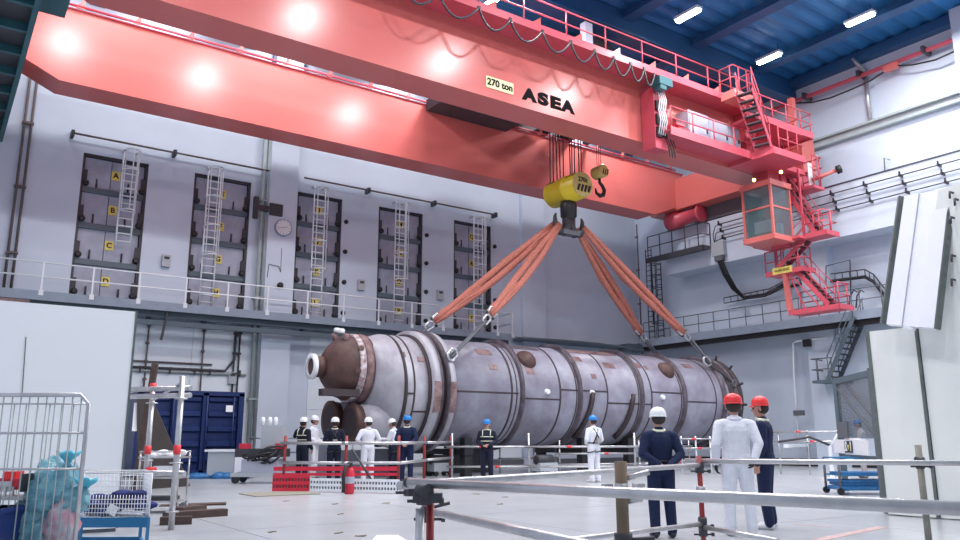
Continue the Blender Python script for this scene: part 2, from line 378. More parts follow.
MB().box((23.10, 20.3, 15.45), (.75, .5, .35)).box((22.95, 20.25, 15.2), (.35, .35, .25)).build('festoon_motor', 'teal', c)
for x in (23.30, 23.45, 23.6): MB().path([(x, 20.45, 13.2), (x+.02, 20.3, 12.8), (x+.06, 20.3, 12.35), (x+.2, 20.35, 12.8), (x+.22, 20.5, 13.2)], .02, 5).build('loose_cable', 'black', c)
MB().bb((24.1, 20.4, ZG+.55), (24.8, 21.2, ZG+.65)).bb((24.2, 20.6, ZG+.3), (24.8, 21.2, ZG+.4)).bb((24.2, 20.6, ZG+.85), (24.75, 21.2, ZG+.95)).build('junction_shelf', 'redd', crane)
# festoon cable under the walkway edge: seven loops
xs = [10.9, 12.35, 13.95, 15.3, 16.75, 18.1, 19.3, 20.3, 21.2, 21.95, 22.55]
fest = empty('festoon_cable', (17, YW, 15.7), 'black festoon cable hanging in loops under the crane walkway edge', 'cable')
for a, c in zip(xs[:-1], xs[1:]):
    s_ = .62
    MB().path([(a+(c-a)*t, YW-.05, 15.68-4*s_*t*(1-t)*(1-.25*(2*t-1))) for t in [i/10 for i in range(11)]], .04, 6).build('cable_loop', 'dark', fest)
    MB().box((a, YW-.05, 15.7), (.1, .08, .12)).build('cable_clamp', 'dark', fest)
# lettering on the girder
tg = MB().box((15.69, YA0-.015, 13.78), (1.22, .03, .44)).build('capacity_sign', 'cream', crane)
text('270 ton', .36, (15.69, YA0-.035, 13.78), (1, 0, 0), (0, 0, 1), 'ink', tg, bold=.012)
for ch, x in zip('ASEA', (17.05, 17.70, 18.30, 18.92)):
    o = text(ch, .62, (x, YA0-.012, 13.74), (1, 0, 0), (0, 0, 1), 'ink', crane, name='letter', bold=.04)
    o.scale = (1.34 if ch == 'A' else 1.62, 1, 1)
# end carriages
ec = MB().bb((33.05, 20.6, 13.75), (34.1, 30.4, 15.5)).build('end_carriage', 'red', crane)
for y in (22.0, 28.3):
    MB().lathe((33.5, y-1.2, 13.3), (0, 1, 0), [(0, .35), (.02, .48), (.12, .5), (.15, .38), (1.5, .38), (1.55, .5), (1.9, .52), (2.3, .52), (2.35, .4)], 18).build('wheel_bogie', 'redd', ec)
ec2 = MB().bb((-.3, 20.6, 13.3), (1.35, 30.4, 15.4)).build('end_carriage', 'red', crane)
MB().bb((-.3, 20.4, 13.2), (2.0, 23.9, 14.9)).build('bogie_housing', 'teal', ec2)
MB().bb((31.2, YA0-.3, ZG+.1), (33.7, YA0+1.2, ZG+1.5)).build('drive_housing', 'redd', crane)
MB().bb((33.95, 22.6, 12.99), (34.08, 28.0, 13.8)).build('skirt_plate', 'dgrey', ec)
lb_ = MB().bb((28.4, YW-1.2, 13.2), (30.7, YW+1.1, 13.5)).bb((30.7, YW-.2, 13.2), (32.2, YW+1.3, 13.45)).build('landing_block', 'redd', crane)
railing(lb_, [(28.9, YW-1.15, 13.5), (30.65, YW-1.15, 13.5), (30.65, YW-.2, 13.5)], 1.0, 4, 'redd', r=.028)
# cab
CX0, CX1, CY0, CY1, CZ0, CZ1 = 29.7, 31.05, 20.2, 21.65, 10.0, 12.35
cab = empty('cab', (30.3, 20.9, 10), None, None); cab.parent = crane; cab.location = V((30.3, 20.9, 10))-wloc(crane)
b = MB()
b.bb((CX0-.08, CY0-.08, CZ0-.12), (CX1+.08, CY1+.1, CZ0+.12)).bb((CX0-.1, CY0-.1, CZ1), (CX1+.1, CY1+.1, CZ1+.25))
for x, y in ((CX0, CY0), (CX1, CY0), (CX0, CY1), (CX1, CY1)): b.bb((x-.05, y-.05, CZ0), (x+.05, y+.05, CZ1))
b.bb((CX0-.03, CY0, CZ0+1.35), (CX0+.03, CY1, CZ0+1.43)).bb((CX0, CY0-.03, CZ0+1.35), (CX1, CY0+.03, CZ0+1.43))
b.bb((CX1-.02, CY0, CZ0), (CX1+.05, CY1, CZ1))
b.build('frame', 'red', cab)
MB().bb((CX0-.005, CY0+.05, CZ0+.12), (CX0+.005, CY1-.05, CZ0+1.35)).build('window_pane', 'pane', cab)
MB().bb((CX0-.005, CY0+.05, CZ0+1.43), (CX0+.005, CY1-.05, CZ1)).build('window_pane', 'pane', cab)
MB().bb((CX0+.05, CY0-.005, CZ0+.12), (CX1-.05, CY0+.005, CZ0+1.35)).build('window_pane', 'pane', cab)
MB().bb((CX0+.05, CY0-.005, CZ0+1.43), (CX1-.05, CY0+.005, CZ1)).build('window_pane', 'pane', cab)
MB().bb((CX0+.1, CY1-.12, CZ0+.1), (CX1-.1, CY1-.05, CZ1-.1)).build('rear_panel', 'teal', cab)
MB().bb((30.1, 20.8, CZ0+.45), (30.7, 21.3, CZ0+.55)).bb((30.15, 21.2, CZ0+.55), (30.65, 21.32, CZ0+1.2)).bb((30.3, 20.95, CZ0+.1), (30.5, 21.15, CZ0+.45)).build('operator_seat', 'dark', cab)
MB().bb((29.9, 20.5, CZ0+.3), (30.1, 21.3, CZ0+.85)).bb((30.7, 20.5, CZ0+.3), (30.9, 20.9, CZ0+.8)).build('control_console', 'boxgrey', cab)
MB().bb((30.2, 20.6, CZ1+.2), (31.2, 21.4, ZG+.3)).build('hanger', 'redd', cab)
MB().bb((31.05, 20.5, CZ0-.2), (31.45, 21.3, ZG)).build('mast', 'redd', crane)
for p in (on(1, YW-1.3, 781, 172), on(1, YW-.9, 754, 180)):
    MB().ball(p, .075).build('warning_lamp', 'lampy', crane)
# stairs and landings at the right end
def landing(x0, x1, y0, y1, z, rails, name='landing'):
    o = MB().bb((x0, y0, z-.12), (x1, y1, z)).bb((x0-.02, y0-.02, z-.16), (x1+.02, y0+.03, z+.06)).bb((x0-.02, y0, z-.16), (x0+.03, y1, z+.06)).build(name, 'redd', crane)
    if rails: railing(o, rails, 1.0, max(2, len(rails)), 'redd', r=.03)
    return o
def cstair(a, b_, wd, n):
    o = MB().tube(V(a)+V((0, 0, -.02)), V(a)+V((0, 0, .02)), .05).build('stair', 'redd', crane); stair(o, a, b_, wd, n, 'redd', 'dark'); return o
cstair((28.35, YW-.75, 13.5), (26.9, YW-1.05, 15.7), .7, 8)
cstair((31.85, 19.35, 10.15), (31.8, 21.0, 13.35), .72, 11)
landing(31.3, 32.25, 18.7, 19.75, 10.15, [(31.35, 19.75, 10.15), (31.35, 18.75, 10.15), (32.2, 18.75, 10.15), (32.2, 19.75, 10.15)])
MB().bb((30.9, 19.75, 10.0), (32.2, 22.2, 10.12)).build('mid_gangway', 'redd', crane)
cstair((31.6, 21.3, 8.9), (31.8, 19.9, 10.1), .6, 6)
lo = landing(31.3, 32.3, 20.0, 21.9, 8.75, [(31.35, 21.9, 8.75), (31.35, 20.0, 8.75), (32.0, 20.0, 8.75)])
s_ = MB().box((31.27, 21.0, 8.78), (.03, 1.0, .30)).build('warning_sign', 'lab', lo)
text('WARNING', .16, (31.245, 21.0, 8.78), (0, -1, 0), (0, 0, 1), 'black', s_)
cstair((31.9, 19.1, 6.95), (31.9, 20.5, 8.7), .66, 8)
landing(31.35, 32.4, 18.45, 20.9, 6.85, [(32.35, 20.9, 6.85), (32.35, 18.5, 6.85), (31.4, 18.5, 6.85)])
MB().bar((31.4, 20.85, 6.9), (31.4, 20.95, 8.7), .2, .2).build('hanger_post', 'red', crane)
for y in (20.1, 19.4): MB().bar((31.4, 20.8, 8.7), (31.4, y, 6.9), .05, .05).build('brace', 'redd', crane)
MB().bar((31.4, 19.85, 10.1), (31.4, 19.85, 13.3), .08, .08).build('hanger_rod', 'redd', crane); MB().bar((32.2, 21.9, 8.7), (32.2, 21.9, 13.3), .1, .1).build('hanger_rod', 'redd', crane)
u0 = gx(824, 190, 32.7)
ug = MB().bb((31.9, u0.y, u0.z), (32.75, u0.y+1.0, u0.z+.12)).build('side_landing', 'redd', crane)
railing(ug, [(31.95, u0.y, u0.z+.1), (32.7, u0.y, u0.z+.1), (32.7, u0.y+1.0, u0.z+.1)], 1.45, 4, 'redd', r=.028, rails=(1., .66, .33))
a0_, a1_ = gx(812, 180, 32.4), gx(836, 170.5, 32.9)
ar = MB().tube(a0_, a1_, .09).build('buffer_arm', 'red', crane)
MB().lathe(a1_, (a1_-a0_), [(0, .1), (.02, .2), (.22, .2), (.26, .1)], 12).build('rubber_buffer', 'black', ar)
pm_ = gx(794, 137, 32.1); MB().bb((32.0, pm_.y-.13, 14.8), (32.25, pm_.y+.13, 17.1)).build('pickup_mast', 'red', crane)
for i in range(3): MB().tube((32.3+.12*i, 19.9, 12.6), (32.3+.12*i, 19.9, 13.8), .045).build('pipe_stub', 'wrail', crane)

# trolley
tr = empty('crane_trolley', (22.5, 25.5, 16), 'dark crane trolley with hoist drum riding on top of both red girders', 'trolley')
MB().bb((19.2, 21.9, 15.98), (25.4, 22.4, 16.5)).bb((19.2, 28.6, 15.98), (25.4, 29.2, 16.5)).bb((19.2, 22.4, 16.1), (19.8, 28.6, 16.6)).bb((24.8, 22.4, 16.1), (25.4, 28.6, 16.6)).bb((21.0, 22.4, 16.2), (21.4, 28.6, 16.5)).bb((23.6, 22.4, 16.2), (24, 28.6, 16.5)).bb((16.8, 22.7, 15.6), (21.2, 28.4, 16.1)).build('frame', 'dark', tr)
MB().lathe((22.5, 23.0, 17.4), (0, 1, 0), [(0, 1.05), (.15, 1.05), (.16, .9), (4.9, .9), (4.91, 1.05), (5.1, 1.05)], 28).build('hoist_drum', 'dark', tr)
MB().bb((20.0, 22.3, 16.5), (21.0, 23.3, 17.3)).build('gearbox', 'dgrey', tr)
MB().bb((24.2, 22.2, 16.5), (25.2, 23.0, 17.2)).build('motor_housing', 'dgrey', tr)
MB().bb((20.2, 21.6, 17.0), (20.6, 21.9, 17.9)).build('switch_box', 'lav', tr)
for x in (19.6, 25.0):
    for y in (22.15, 28.9): MB().lathe((x, y-.15, 16.12), (0, 1, 0), [(0, .25), (.3, .25)], 16).build('wheel', 'steeldk', tr)
railing(tr, [(25.4, 22.0, 16.5), (25.4, 29, 16.5)], .9, 4, 'dark', r=.025)
MB().bb((25.6, 21.9, 16.0), (28.2, 22.5, 16.15)).bb((26.3, 22.4, 16.1), (26.5, 28.6, 16.3)).build('cable_carrier', 'dark', tr)
# hook block
HKX, HKY = 22.54, 25.56
hb = empty('hook_block', (HKX, HKY, 12), 'big yellow barrel hook block with black stripes holding the slings', 'hook block')
BZ = 12.2; yb0, yb1 = 24.6, 26.65
MB().lathe((HKX, yb0, BZ), (0, 1, 0), [(0, .55), (.04, .59), (.7, .59), (.72, .62), (.88, .62), (.9, .59), (yb1-yb0-.05, .59), (yb1-yb0, .50)], 32).build('barrel', 'yellow', hb)
ed = MB().lathe((HKX, yb0-.04, BZ), (0, 1, 0), [(0, .57), (.05, .58)], 32).build('end_disc', 'yend', hb)
text('270t', .30, (HKX-.02, yb0-.06, BZ+.2), (1, 0, 0), (0, 0, 1), 'black', ed, bold=.006)
for i in range(4):
    x = HKX-.36+i*.2; 
    MB().prism([(x, yb0-.06, BZ-.32+.02*abs(i-1.5)), (x+.1, yb0-.06, BZ-.36+.02*abs(i-1.5)), (x+.22, yb0-.06, BZ-.02), (x+.1, yb0-.06, BZ+.0)], (0, .015, 0)).build('stripe', 'black', ed)
def cylstripe(y, a0, a1):
    vs = []
    for t in (0, 1):
        for k in range(5):
            a = a0+(a1-a0)*k/4; vs.append((HKX-math.cos(a)*.597, y+.12*t+.06*k/4, BZ+math.sin(a)*.597))
    return vs
for y in (24.68, 24.9, 25.12, 26.05, 26.25, 26.45):
    a0, a1 = .7, 1.2
    MB().add(cylstripe(y, a0, a1), [(k, k+1, k+6, k+5) for k in range(4)]).build('stripe', 'black', hb)
MB().lathe((HKX, HKY, 11.7), (0, 0, -1), [(0, .2), (.05, .34), (.25, .38), (.75, .36), (.85, .25), (.95, .2)], 20).build('swivel', 'black', hb)
MB().box((HKX-.18, HKY, 10.85), (.16, .3, .75)).box((HKX+.18, HKY, 10.85), (.16, .3, .75)).build('shank', 'dark', hb)
hk = MB()
for s_ in (-1, 1):
    hk.path([(HKX+s_*x, HKY, z) for x, z in ((0, 10.95), (.12, 10.45), (.35, 10.2), (.62, 10.25), (.78, 10.5), (.8, 10.85), (.74, 11.0))], [.2, .22, .2, .17, .13, .08, .04], 10)
hk.build('ramshorn_hook', 'dark', hb)
MB().box((HKX, HKY, 10.2), (.95, .42, .2)).build('keeper_plate', 'dgrey', hb)
for y in (24.75, 24.92, 25.5, 26.2, 26.42):
    for s_ in (-.3, .12): MB().tube((HKX+s_, y, BZ+.4), (HKX+s_*.8, y, 16.3), .028, n=5).build('wire_rope', 'dark', hb)
ah = empty('auxiliary_hook', (24.3, 25.4, 13), 'small ochre auxiliary hook block with black hook beside the big one', 'hook block')
AX, AY, AZ = 24.15, 25.2, 13.25
MB().lathe((AX, AY-.35, AZ), (0, 1, 0), [(0, .22), (.03, .3), (.62, .3), (.66, .2)], 20).build('barrel', 'yend', ah)
for i in range(3): MB().prism([(AX-.15+i*.13, AY-.36, AZ-.2), (AX-.09+i*.13, AY-.36, AZ-.2), (AX+.0+i*.13, AY-.36, AZ+.08), (AX-.06+i*.13, AY-.36, AZ+.08)], (0, .01, 0)).build('stripe', 'black', ah)
MB().path([(AX+x, AY, AZ-z) for x, z in ((0, .25), (0, .5), (.16, .62), (.28, .82), (.2, 1.05), (0, 1.13), (-.22, 1.03), (-.27, .82))], [.06, .07, .08, .09, .1, .09, .07, .03], 10).build('hook', 'black', ah)
for x in (-.12, 0, .12): MB().tube((AX+x, AY, AZ+.25), (AX+x, AY, 16.3), .015, n=5).build('wire_rope', 'dark', ah)

# ================================================================== BACK WALL FITTINGS
ordn = ['leftmost', 'second from left', 'middle', 'fourth from left', 'rightmost']
beside = ['far left', 'nearest left of the clock column', 'just right of the clock column', 'left of the slings', 'right behind the slings']
for i, (x0, x1) in enumerate(HX):
    t = empty('wall_hatch', ((x0+x1)/2, D, ZD), '%s tall grey wall hatch, %s' % (ordn[i], beside[i]), 'hatch', 'tall panel hatches in the back wall')
    w_ = x1-x0; ph = (ZT-ZD)/4
    for k in range(4):
        z1 = ZT-k*ph; z0 = z1-ph
        p = MB().bb((x0+.12, D+.22, z0+.1), (x1-.12, D+.45, z1-.12)).build('panel', 'hatch', t)
        if k: MB().bb((x0, D+.08, z1-.12), (x1, D+.4, z1+.1)).build('beam', 'steeldk', t)
        xm = (x0+x1)/2+.05
        q = MB().box((xm, D+.2, z0+ph*.52), (.32, .04, .38)).build('placard', 'lab', t)
        text('ABCDEFGHIJKLMNOPQRST'[i*4+k], .3, (xm, D+.172, z0+ph*.52), (1, 0, 0), (0, 0, 1), 'black', q, name='letter', bold=.01)
        for fx in (.24, .72): MB().tube((x0+w_*fx, D+.16, z0+.14), (x0+w_*fx, D+.16, z0+.5), .035, n=6).build('pin', 'dark', t)
        MB().tube((xm-.18, D+.2, z0+.12), (xm-.18, D+.2, z1-.15), .012, n=4).build('seam', 'dgrey', t)
        for sx, fx in ((1, x0+.14), (-1, x1-.14)):
            c = MB().box((fx, D+.12, z0+.55), (.16, .12, .5)).build('clamp', 'dark', t)
            MB().lathe((fx+.04*sx, D+.08, z0+.24), (0, -1, 0), [(0, .13), (.1, .13), (.14, .07)], 10).build('knob', 'black', c)
    MB().bb((x0, D+.05, ZD), (x0+.1, D+.5, ZT)).bb((x1-.1, D+.05, ZD), (x1, D+.5, ZT)).bb((x0, D+.05, ZT-.1), (x1, D+.5, ZT)).build('frame', 'dark', t)
    if i >= 2:
        for k in range(4): MB().lathe((x1+.22, D, ZT-1.1-k*ph), (0, -1, 0), [(0, .11), (.08, .11), (.12, .06)], 10).build('stop_knob', 'black', t)
# ladders in front of the hatches
lx = [gy(127, 200, D-.4).x, gy(213, 200, D-.4).x, gy(318, 240, D-.4).x, gy(400, 240, D-.4).x, gy(478, 250, D-.4).x]
lb = [8.9, 6.75, 6.75, 6.75, 6.75]
for i in range(5):
    t = empty('hatch_ladder', (lx[i], D-.4, lb[i]), ['short white caged ladder over the leftmost hatch, ending halfway down', 'white caged ladder over the second hatch, left of the clock column', 'white caged ladder just right of the clock column', 'white caged ladder over the fourth hatch from left', 'white caged ladder over the hatch nearest the slings'][i], 'ladder', 'caged ladders in front of the hatches')
    ladder(t, (lx[i], D-.42, lb[i]), (lx[i], D-.42, 13.0), (1, 0, 0), .55, .3, 'wrail', .035, cage=(.35, .97, 4), cagedir=(0, -1, 0))
    MB().bar((lx[i]-.25, D-.4, 12.95), (lx[i]-.25, D, 12.95), .05, .05).bar((lx[i]+.25, D-.4, 12.95), (lx[i]+.25, D, 12.95), .05, .05).build('wall_bracket', 'galv', t)
hp = empty('ladder_rail', (12, D-.35, 13.3), 'long thin brown horizontal pipe rail above the hatches', 'pipe')
for a, b_ in ((gy(72.5, 137, D-.35).x, 12.2), (13.35, gy(497, 217, D-.35).x)):
    MB().tube((a, D-.35, 13.28), (b_, D-.35, 13.28), .045).build('pipe', 'brownpipe', hp)
for px, py in ((72.5, 137), (175, 155), (369, 192), (435, 205), (496, 217)):
    x = gy(px, py, D-.35).x; MB().bb((x-.06, D-.42, 13.15), (x+.06, D, 13.4)).build('bracket', 'dark', hp)
# vertical pipes
def vpipe(px, py, z0, z1, r, m, label, yy=D-.15, n=1, gap=.35):
    x = gy(px, py, yy).x; t = empty('wall_pipe', (x, yy, z0), label, 'pipe')
    for k in range(n): MB().tube((x+gap*k, yy, z0), (x+gap*k, yy, z1), r, n=8).build('pipe', m, t)
    for z in [z0+(z1-z0)*f for f in (.15, .4, .65, .9)]: MB().bb((x-r-.03, yy-r-.03, z), (x+gap*(n-1)+r+.03, D, z+.08)).build('clip', m, t)
    return t
vpipe(16, 190, 6.6, 17, .05, 'brownpipe', 'pair of thin dark vertical pipes at the far left of the back wall', n=2, gap=.24)
vpipe(262.5, 200, .3, 18, .09, 'galvp', 'thick grey green pipe pair on the left side of the clock column', D-.3, n=2, gap=.23)
vpipe(639, 270, 6, 14.5, .07, 'brownpipe', 'thin vertical pipe pair right of the slings near the corner ladder', n=2, gap=.18)
vpipe(147, 350, 3.2, 6.1, .035, 'brownpipe', 'thin vertical pipe below the walkway above the scaffold frame')
vpipe(203, 350, 2.6, 6.1, .035, 'brownpipe', 'thin vertical pipe behind the blue container')
vpipe(234, 360, 2.6, 6.1, .04, 'dark', 'dark cable pair running down at the right end of the blue container', n=2, gap=.2)
t = empty('valve', (gy(259, 203, D-.5).x, D-.5, 11.2), 'dark valve sticking out of the pipes left of the clock', 'valve')
x = gy(256, 203, D-.5).x
MB().bb((x-.1, D-.6, 10.9), (x+.1, D-.4, 11.9)).build('handle', 'dark', t); MB().bb((x, D-.55, 11.3), (x+1.1, D-.45, 11.55)).bb((x+.6, D-.65, 11.15), (x+1.2, D-.3, 11.7)).build('body', 'dark', t)
# clock
cx = gy(283, 228, D-.58); ck = empty('wall_clock', cx, 'round white wall clock with black hands on the column', 'clock')
MB().lathe((cx.x, D-.55, cx.z), (0, -1, 0), [(0, .40), (.1, .40), (.12, .36)], 28).build('case', 'steelblue', ck)
MB().lathe((cx.x, D-.67, cx.z), (0, -1, 0), [(0, .35), (.01, .35)], 28).build('dial', 'white', ck)
for a, l in ((math.radians(255), .28), (math.radians(75), .2)):
    MB().bar((cx.x, D-.69, cx.z), (cx.x+math.sin(a)*l, D-.69, cx.z+math.cos(a)*l), .035, .01).build('hand', 'black', ck)
for k in range(12):
    a = 2*PI*k/12; MB().bar((cx.x+math.sin(a)*.27, D-.685, cx.z+math.cos(a)*.27), (cx.x+math.sin(a)*.33, D-.685, cx.z+math.cos(a)*.33), .02, .01).build('hour_mark', 'black', ck)
cc = empty('clock_cable', (cx.x, D-.56, 8.2), 'thin cable with a black plug hanging below the clock', 'cable')
MB().tube((cx.x, D-.57, 9.7), (cx.x, D-.57, 8.6), .012, n=4).build('cable', 'dgrey', cc)
MB().path([(cx.x-.6, D-.57, 8.3), (cx.x-.55, D-.57, 8.9), (cx.x-.1, D-.57, 8.85), (cx.x, D-.57, 8.6)], .018, 5).build('conduit', 'dgrey', cc)
MB().lathe((cx.x, D-.56, 8.0), (0, -1, 0), [(0, .14), (.1, .14), (.16, .07)], 10).build('plug', 'black', cc)
for px, py, la in ((166, 261, 'small white switch box between the first two hatches'), (361, 285, 'small grey switch box right of the third hatch'), (440, 295, 'small grey switch box right of the fourth hatch'), (232, 378, 'grey switch box with round knob beside the container')):
    p = gy(px, py, D-.1); t = empty('switch_box', p, la, 'box')
    MB().box(p, (.34, .18, .5)).build('housing', 'boxgrey', t); MB().box(p+V((0, -.1, .12)), (.2, .03, .1)).build('lever', 'dark', t)
# back walkway
YE = D-1.25
wk = empty('back_walkway', (11, YE, 6.5), 'long blue grey walkway with white railing along the back wall', 'walkway')
xe = gy(512, 330, YE).x
MB().bb((-2.8, YE, 6.48), (xe, D-.02, 6.56)).build('deck', 'steeldk', wk)
MB().bb((-2.8, YE-.06, 6.32), (xe, YE+.02, 6.66)).build('fascia', 'steelblue', wk)
MB().bb((-2.8, YE+.3, 6.1), (xe, YE+.45, 6.45)).bb((-2.8, YE+.1, 5.75), (xe, YE+.28, 5.95)).build('under_beam', 'steeldk', wk)
MB().bb((-2.8, YE-.05, 5.98), (2.7, YE+.05, 6.3)).build('rusty_plate', 'rust2', wk)
xp = [gy(px, 290, YE).x for px in (-30, 41, 92, 139, 186, 228, 268, 308, 344, 379, 412, 443, 474, 497)]+[xe]
ps = None
for k, x in enumerate(xp):
    if ps is None: ps = MB().box((0, 0, .58), (.06, .05, 1.16)).box((0, -.02, 0), (.16, .06, .2)).build('post', 'wrail', wk, origin=(0, 0, 0))
    o = ps if k == 0 else inst(ps, (0, 0, 0), wk)
    o.location = V((x, YE-.02, 6.6))-wloc(wk)
for z in (7.74, 7.2): MB().path([(-2.8, YE-.02, z), (xe, YE-.02, z), (xe, D-.1, z)], .032, 6).build('rail', 'wrail', wk)
for k in range(12):
    x = -1.8+k*2.2
    if x < xe: MB().bb((x, YE, 6.3), (x+.12, D, 6.45)).bb((x, YE+.9, 5.9), (x+.12, D, 6.3)).build('bracket', 'steeldk', wk)
p0 = gy(168, 310, YE+.1); MB().bar(p0, gy(161, 340, YE+.1), .12, .08).build('hanging_arm', 'dark', wk)
# horizontal pipes under the walkway
t = empty('pipe_run', (7, D-.2, 4), 'horizontal dark pipe run on the lower wall above the container', 'pipe')
z1 = gy(180, 369, D-.2).z
MB().path([(1, D-.2, z1), (gy(225, 369, D-.2).x, D-.2, z1), (gy(234, 362, D-.2).x, D-.2, z1+.5), (gy(236, 330, D-.2).x, D-.2, 5.6), (gy(243, 325, D-.2).x, D-.2, 5.9), (12.3, D-.2, 5.95)], .06).build('pipe', 'dark', t)
MB().tube((1, D-.15, z1-.12), (gy(246, 372, D-.15).x, D-.15, z1-.12), .05).build('pipe', 'galvp', t)
MB().tube((1, D-.12, z1+.25), (gy(212, 366, D-.12).x, D-.12, z1+.25), .035).build('pipe', 'brownpipe', t)
for px in (140, 152, 170, 195, 210, 240): x = gy(px, 370, D-.2).x; MB().bb((x-.035, D-.24, z1-.2), (x+.035, D-.05, z1+.06)).build('clip', 'dark', t)

# ================================================================== RIGHT WALL FITTINGS
XR = 34.15
wr = empty('side_walkway', (XR, 22, 6.7), 'blue grey walkway with dark railing along the right wall', 'walkway')
MB().bb((XR, 11.5, 6.72), (R_, D-1.0, 6.8)).build('deck', 'steeldk', wr)
MB().bb((XR-.05, 11.5, 6.55), (XR+.05, 32.6, 6.95)).build('fascia', 'steelblue', wr)
MB().bb((XR+.1, 11.5, 6.3), (XR+.3, 32.6, 6.55)).build('under_beam', 'black', wr)
railing(wr, [(XR, 32.4, 6.8), (XR, 12.0, 6.8)], 1.15, 20, 'dgrey', r=.025, rails=(1., .55))
MB().bb((25.6, D-1.2, 6.5), (R_, D, 6.6)).bb((33, 32.5, 6.3), (34.4, 33.3, 6.7)).build('corner_deck', 'steeldk', wr)
t = empty('corner_platform', (34, 30, 11.4), 'small dark railed platform high on the corbel near the corner', 'platform')
pa = gx(640, 262, 33.4); pb = gx(704, 247, 33.4)
MB().bb((33.3, pb.y, 11.35), (34.02, pa.y-.6, 11.5)).build('deck', 'dgrey', t)
MB().bb((33.28, pb.y, 11.2), (33.36, pa.y-.6, 11.5)).build('fascia', 'dark', t)
railing(t, [(33.95, pb.y, 11.5), (33.35, pb.y, 11.5), (33.35, pa.y-.7, 11.5)], 1.25, 5, 'dark', r=.03)
t = empty('corner_ladder', (34, 33, 6.7), 'tall dark caged ladder in the corner of the hall', 'ladder')
for px in (655, 664):
    p = gx(px-3, 332, 35.1); ladder(t, (35.1, p.y, 6.7), (35.1, p.y, 12.6 if px < 660 else 11.6), (0, 1, 0), .45, .3, 'dark', .03, cage=(.25, .98, 6) if px > 660 else None, cagedir=(-1, 0, 0))
# conduits on the corbel with brackets
t = empty('conductor_bars', (33.9, 18, 12), 'three parallel dark conductor lines on small brackets along the corbel', 'conductor')
bk = None
for j, z in enumerate((12.53, 12.13, 11.72)):
    MB().tube((33.8, 3, z), (33.8, 26.2+.3*j*0, z), .03, n=5).build('conductor', 'dark', t)
    for k in range(14):
        y = 5.2+1.62*k-.1*j
        if bk is None: bk = MB().box((0, 0, 0), (.3, .07, .12)).box((-.1, 0, .1), (.08, .05, .14)).build('bracket', 'black', t, origin=(0, 0, 0))
        o = bk if (j, k) == (0, 0) else inst(bk, (0, 0, 0), t)
        o.location = V((33.86, y, z))-wloc(t)
MB().tube((33.97, 3, 12.98), (33.97, 20.5, 12.98), .025, n=5).build('top_line', 'dgrey', t)
t = empty('crane_rail', (34.6, 17, 12.95), 'crane rail running along the top of the right corbel', 'rail')
MB().bb((34.3, -3, 12.93), (34.6, 30, 12.98)).bb((34.4, -3, 12.98), (34.5, 30, 13.1)).build('rail', 'dark', t)
jb = gx(719, 249, 33.85); t = empty('junction_box', jb, 'grey junction box with thick black cables hanging below the conductor lines', 'box')
MB().box(jb, (.3, .8, .75)).build('housing', 'boxgrey', t); MB().box(jb+V((0, 0, -.5)), (.25, .5, .3)).build('gland', 'dgrey', t)
for j, z in enumerate((12.53, 12.13, 11.72)): MB().path([(33.8, 26.1, z), (33.8, 26.5, z-.05), (33.8, 26.7-.1*j, z-.5), (33.8, 26.6-.1*j, 11.3)], .025, 5).build('lead', 'black', t)
for j in range(3):
    MB().path([V((33.85, jb.y-.15+j*.15, 11.0)), gx(723, 262, 33.82)+V((0, j*.14, 0)), gx(728, 274, 33.85)+V((0, j*.14, 0)), gx(736, 288, 34.5)+V((0, j*.12, 0)), gx(744, 297, 35.2)+V((0, 0, -.05*j)), gx(765, 294, 35.2)+V((0, 0, -.05*j)), gx(785, 283, 35.2)+V((0, 0, -.05*j))], .06, 6).build('cable', 'black', t)
t = empty('cable_tray', (35.2, 20, 8.5), 'dark ladder type cable tray stepping along the recessed right wall', 'cable tray')
tp = [(724, 301), (745, 297), (770, 292), (785, 284), (800, 281), (835, 277), (865, 273), (874, 278), (885, 292)]
P3 = [gx(x, y, 35.15) for x, y in tp]
for a, b_ in zip(P3[:-1], P3[1:]):
    for dz in (-.13, .17): MB().tube(a+V((0, 0, dz)), b_+V((0, 0, dz)), .03, n=5).build('side_rail', 'dark', t)
    q = MB(); n = max(2, int((b_-a).length/.35))
    for k in range(n): p = lerp(a, b_, k/n); q.tube(p+V((0, 0, -.13)), p+V((0, 0, .17)), .025, n=4)
    tag(q.build('rungs', 'dark', t), kind='stuff')
MB().path([p+V((-.05, 0, -.2)) for p in P3[3:]], .07, 6).build('cable', 'black', t)
# upper ledge, drain pipe, red collector rail with sagging cable, bracket lamp
struct('trim_3', MB().bb((35.1, 14.1, 15.9), (R_, 30, 16.0)).bb((35.2, 14.1, 15.55), (R_, 30, 15.65)), 'galvp')
MB().bb((35.3, 14.1, 15.62), (R_, 30, 15.9)).build('ledge_web', 'boxgrey', bpy.data.objects['trim_3'])
t = empty('wall_downpipe', (35.3, 19, 16.2), 'short galvanized drain pipe between roof and ledge on the right wall', 'pipe')
p = gx(868, 100, 35.35); MB().tube((35.35, p.y, 15.95), (35.35, p.y, 18.6), .1).tube((35.35, p.y, 18.6), (34.9, p.y+.3, 19.3), .1).build('pipe', 'galv', t)
t = empty('collector_rail', (35, 17, 18.2), 'long red collector rail high on the right wall', 'rail')
MB().bar(gx(770, 111, 35.0), gx(960, 37.5, 35.0)+V((0, -1.2, 0)), .16, .16).build('rail', 'redd', t)
for px, py in ((807, 97), (861, 75), (926, 51)): p = gx(px, py, 35.1); MB().box(p, (.7, .14, .3)).build('bracket', 'dark', t)
p = gx(891, 65, 34.9); MB().box(p+V((0, 0, -.1)), (.25, .7, .3)).build('collector_trolley', 'red', t)
t = empty('sagging_cable', (35, 18, 17.5), 'black cable sagging beneath the red collector rail', 'cable')
cp_ = [(797, 103), (812, 102.5), (830, 98), (850, 90), (870, 81), (893, 66), (912, 65), (935, 60), (962, 48)]
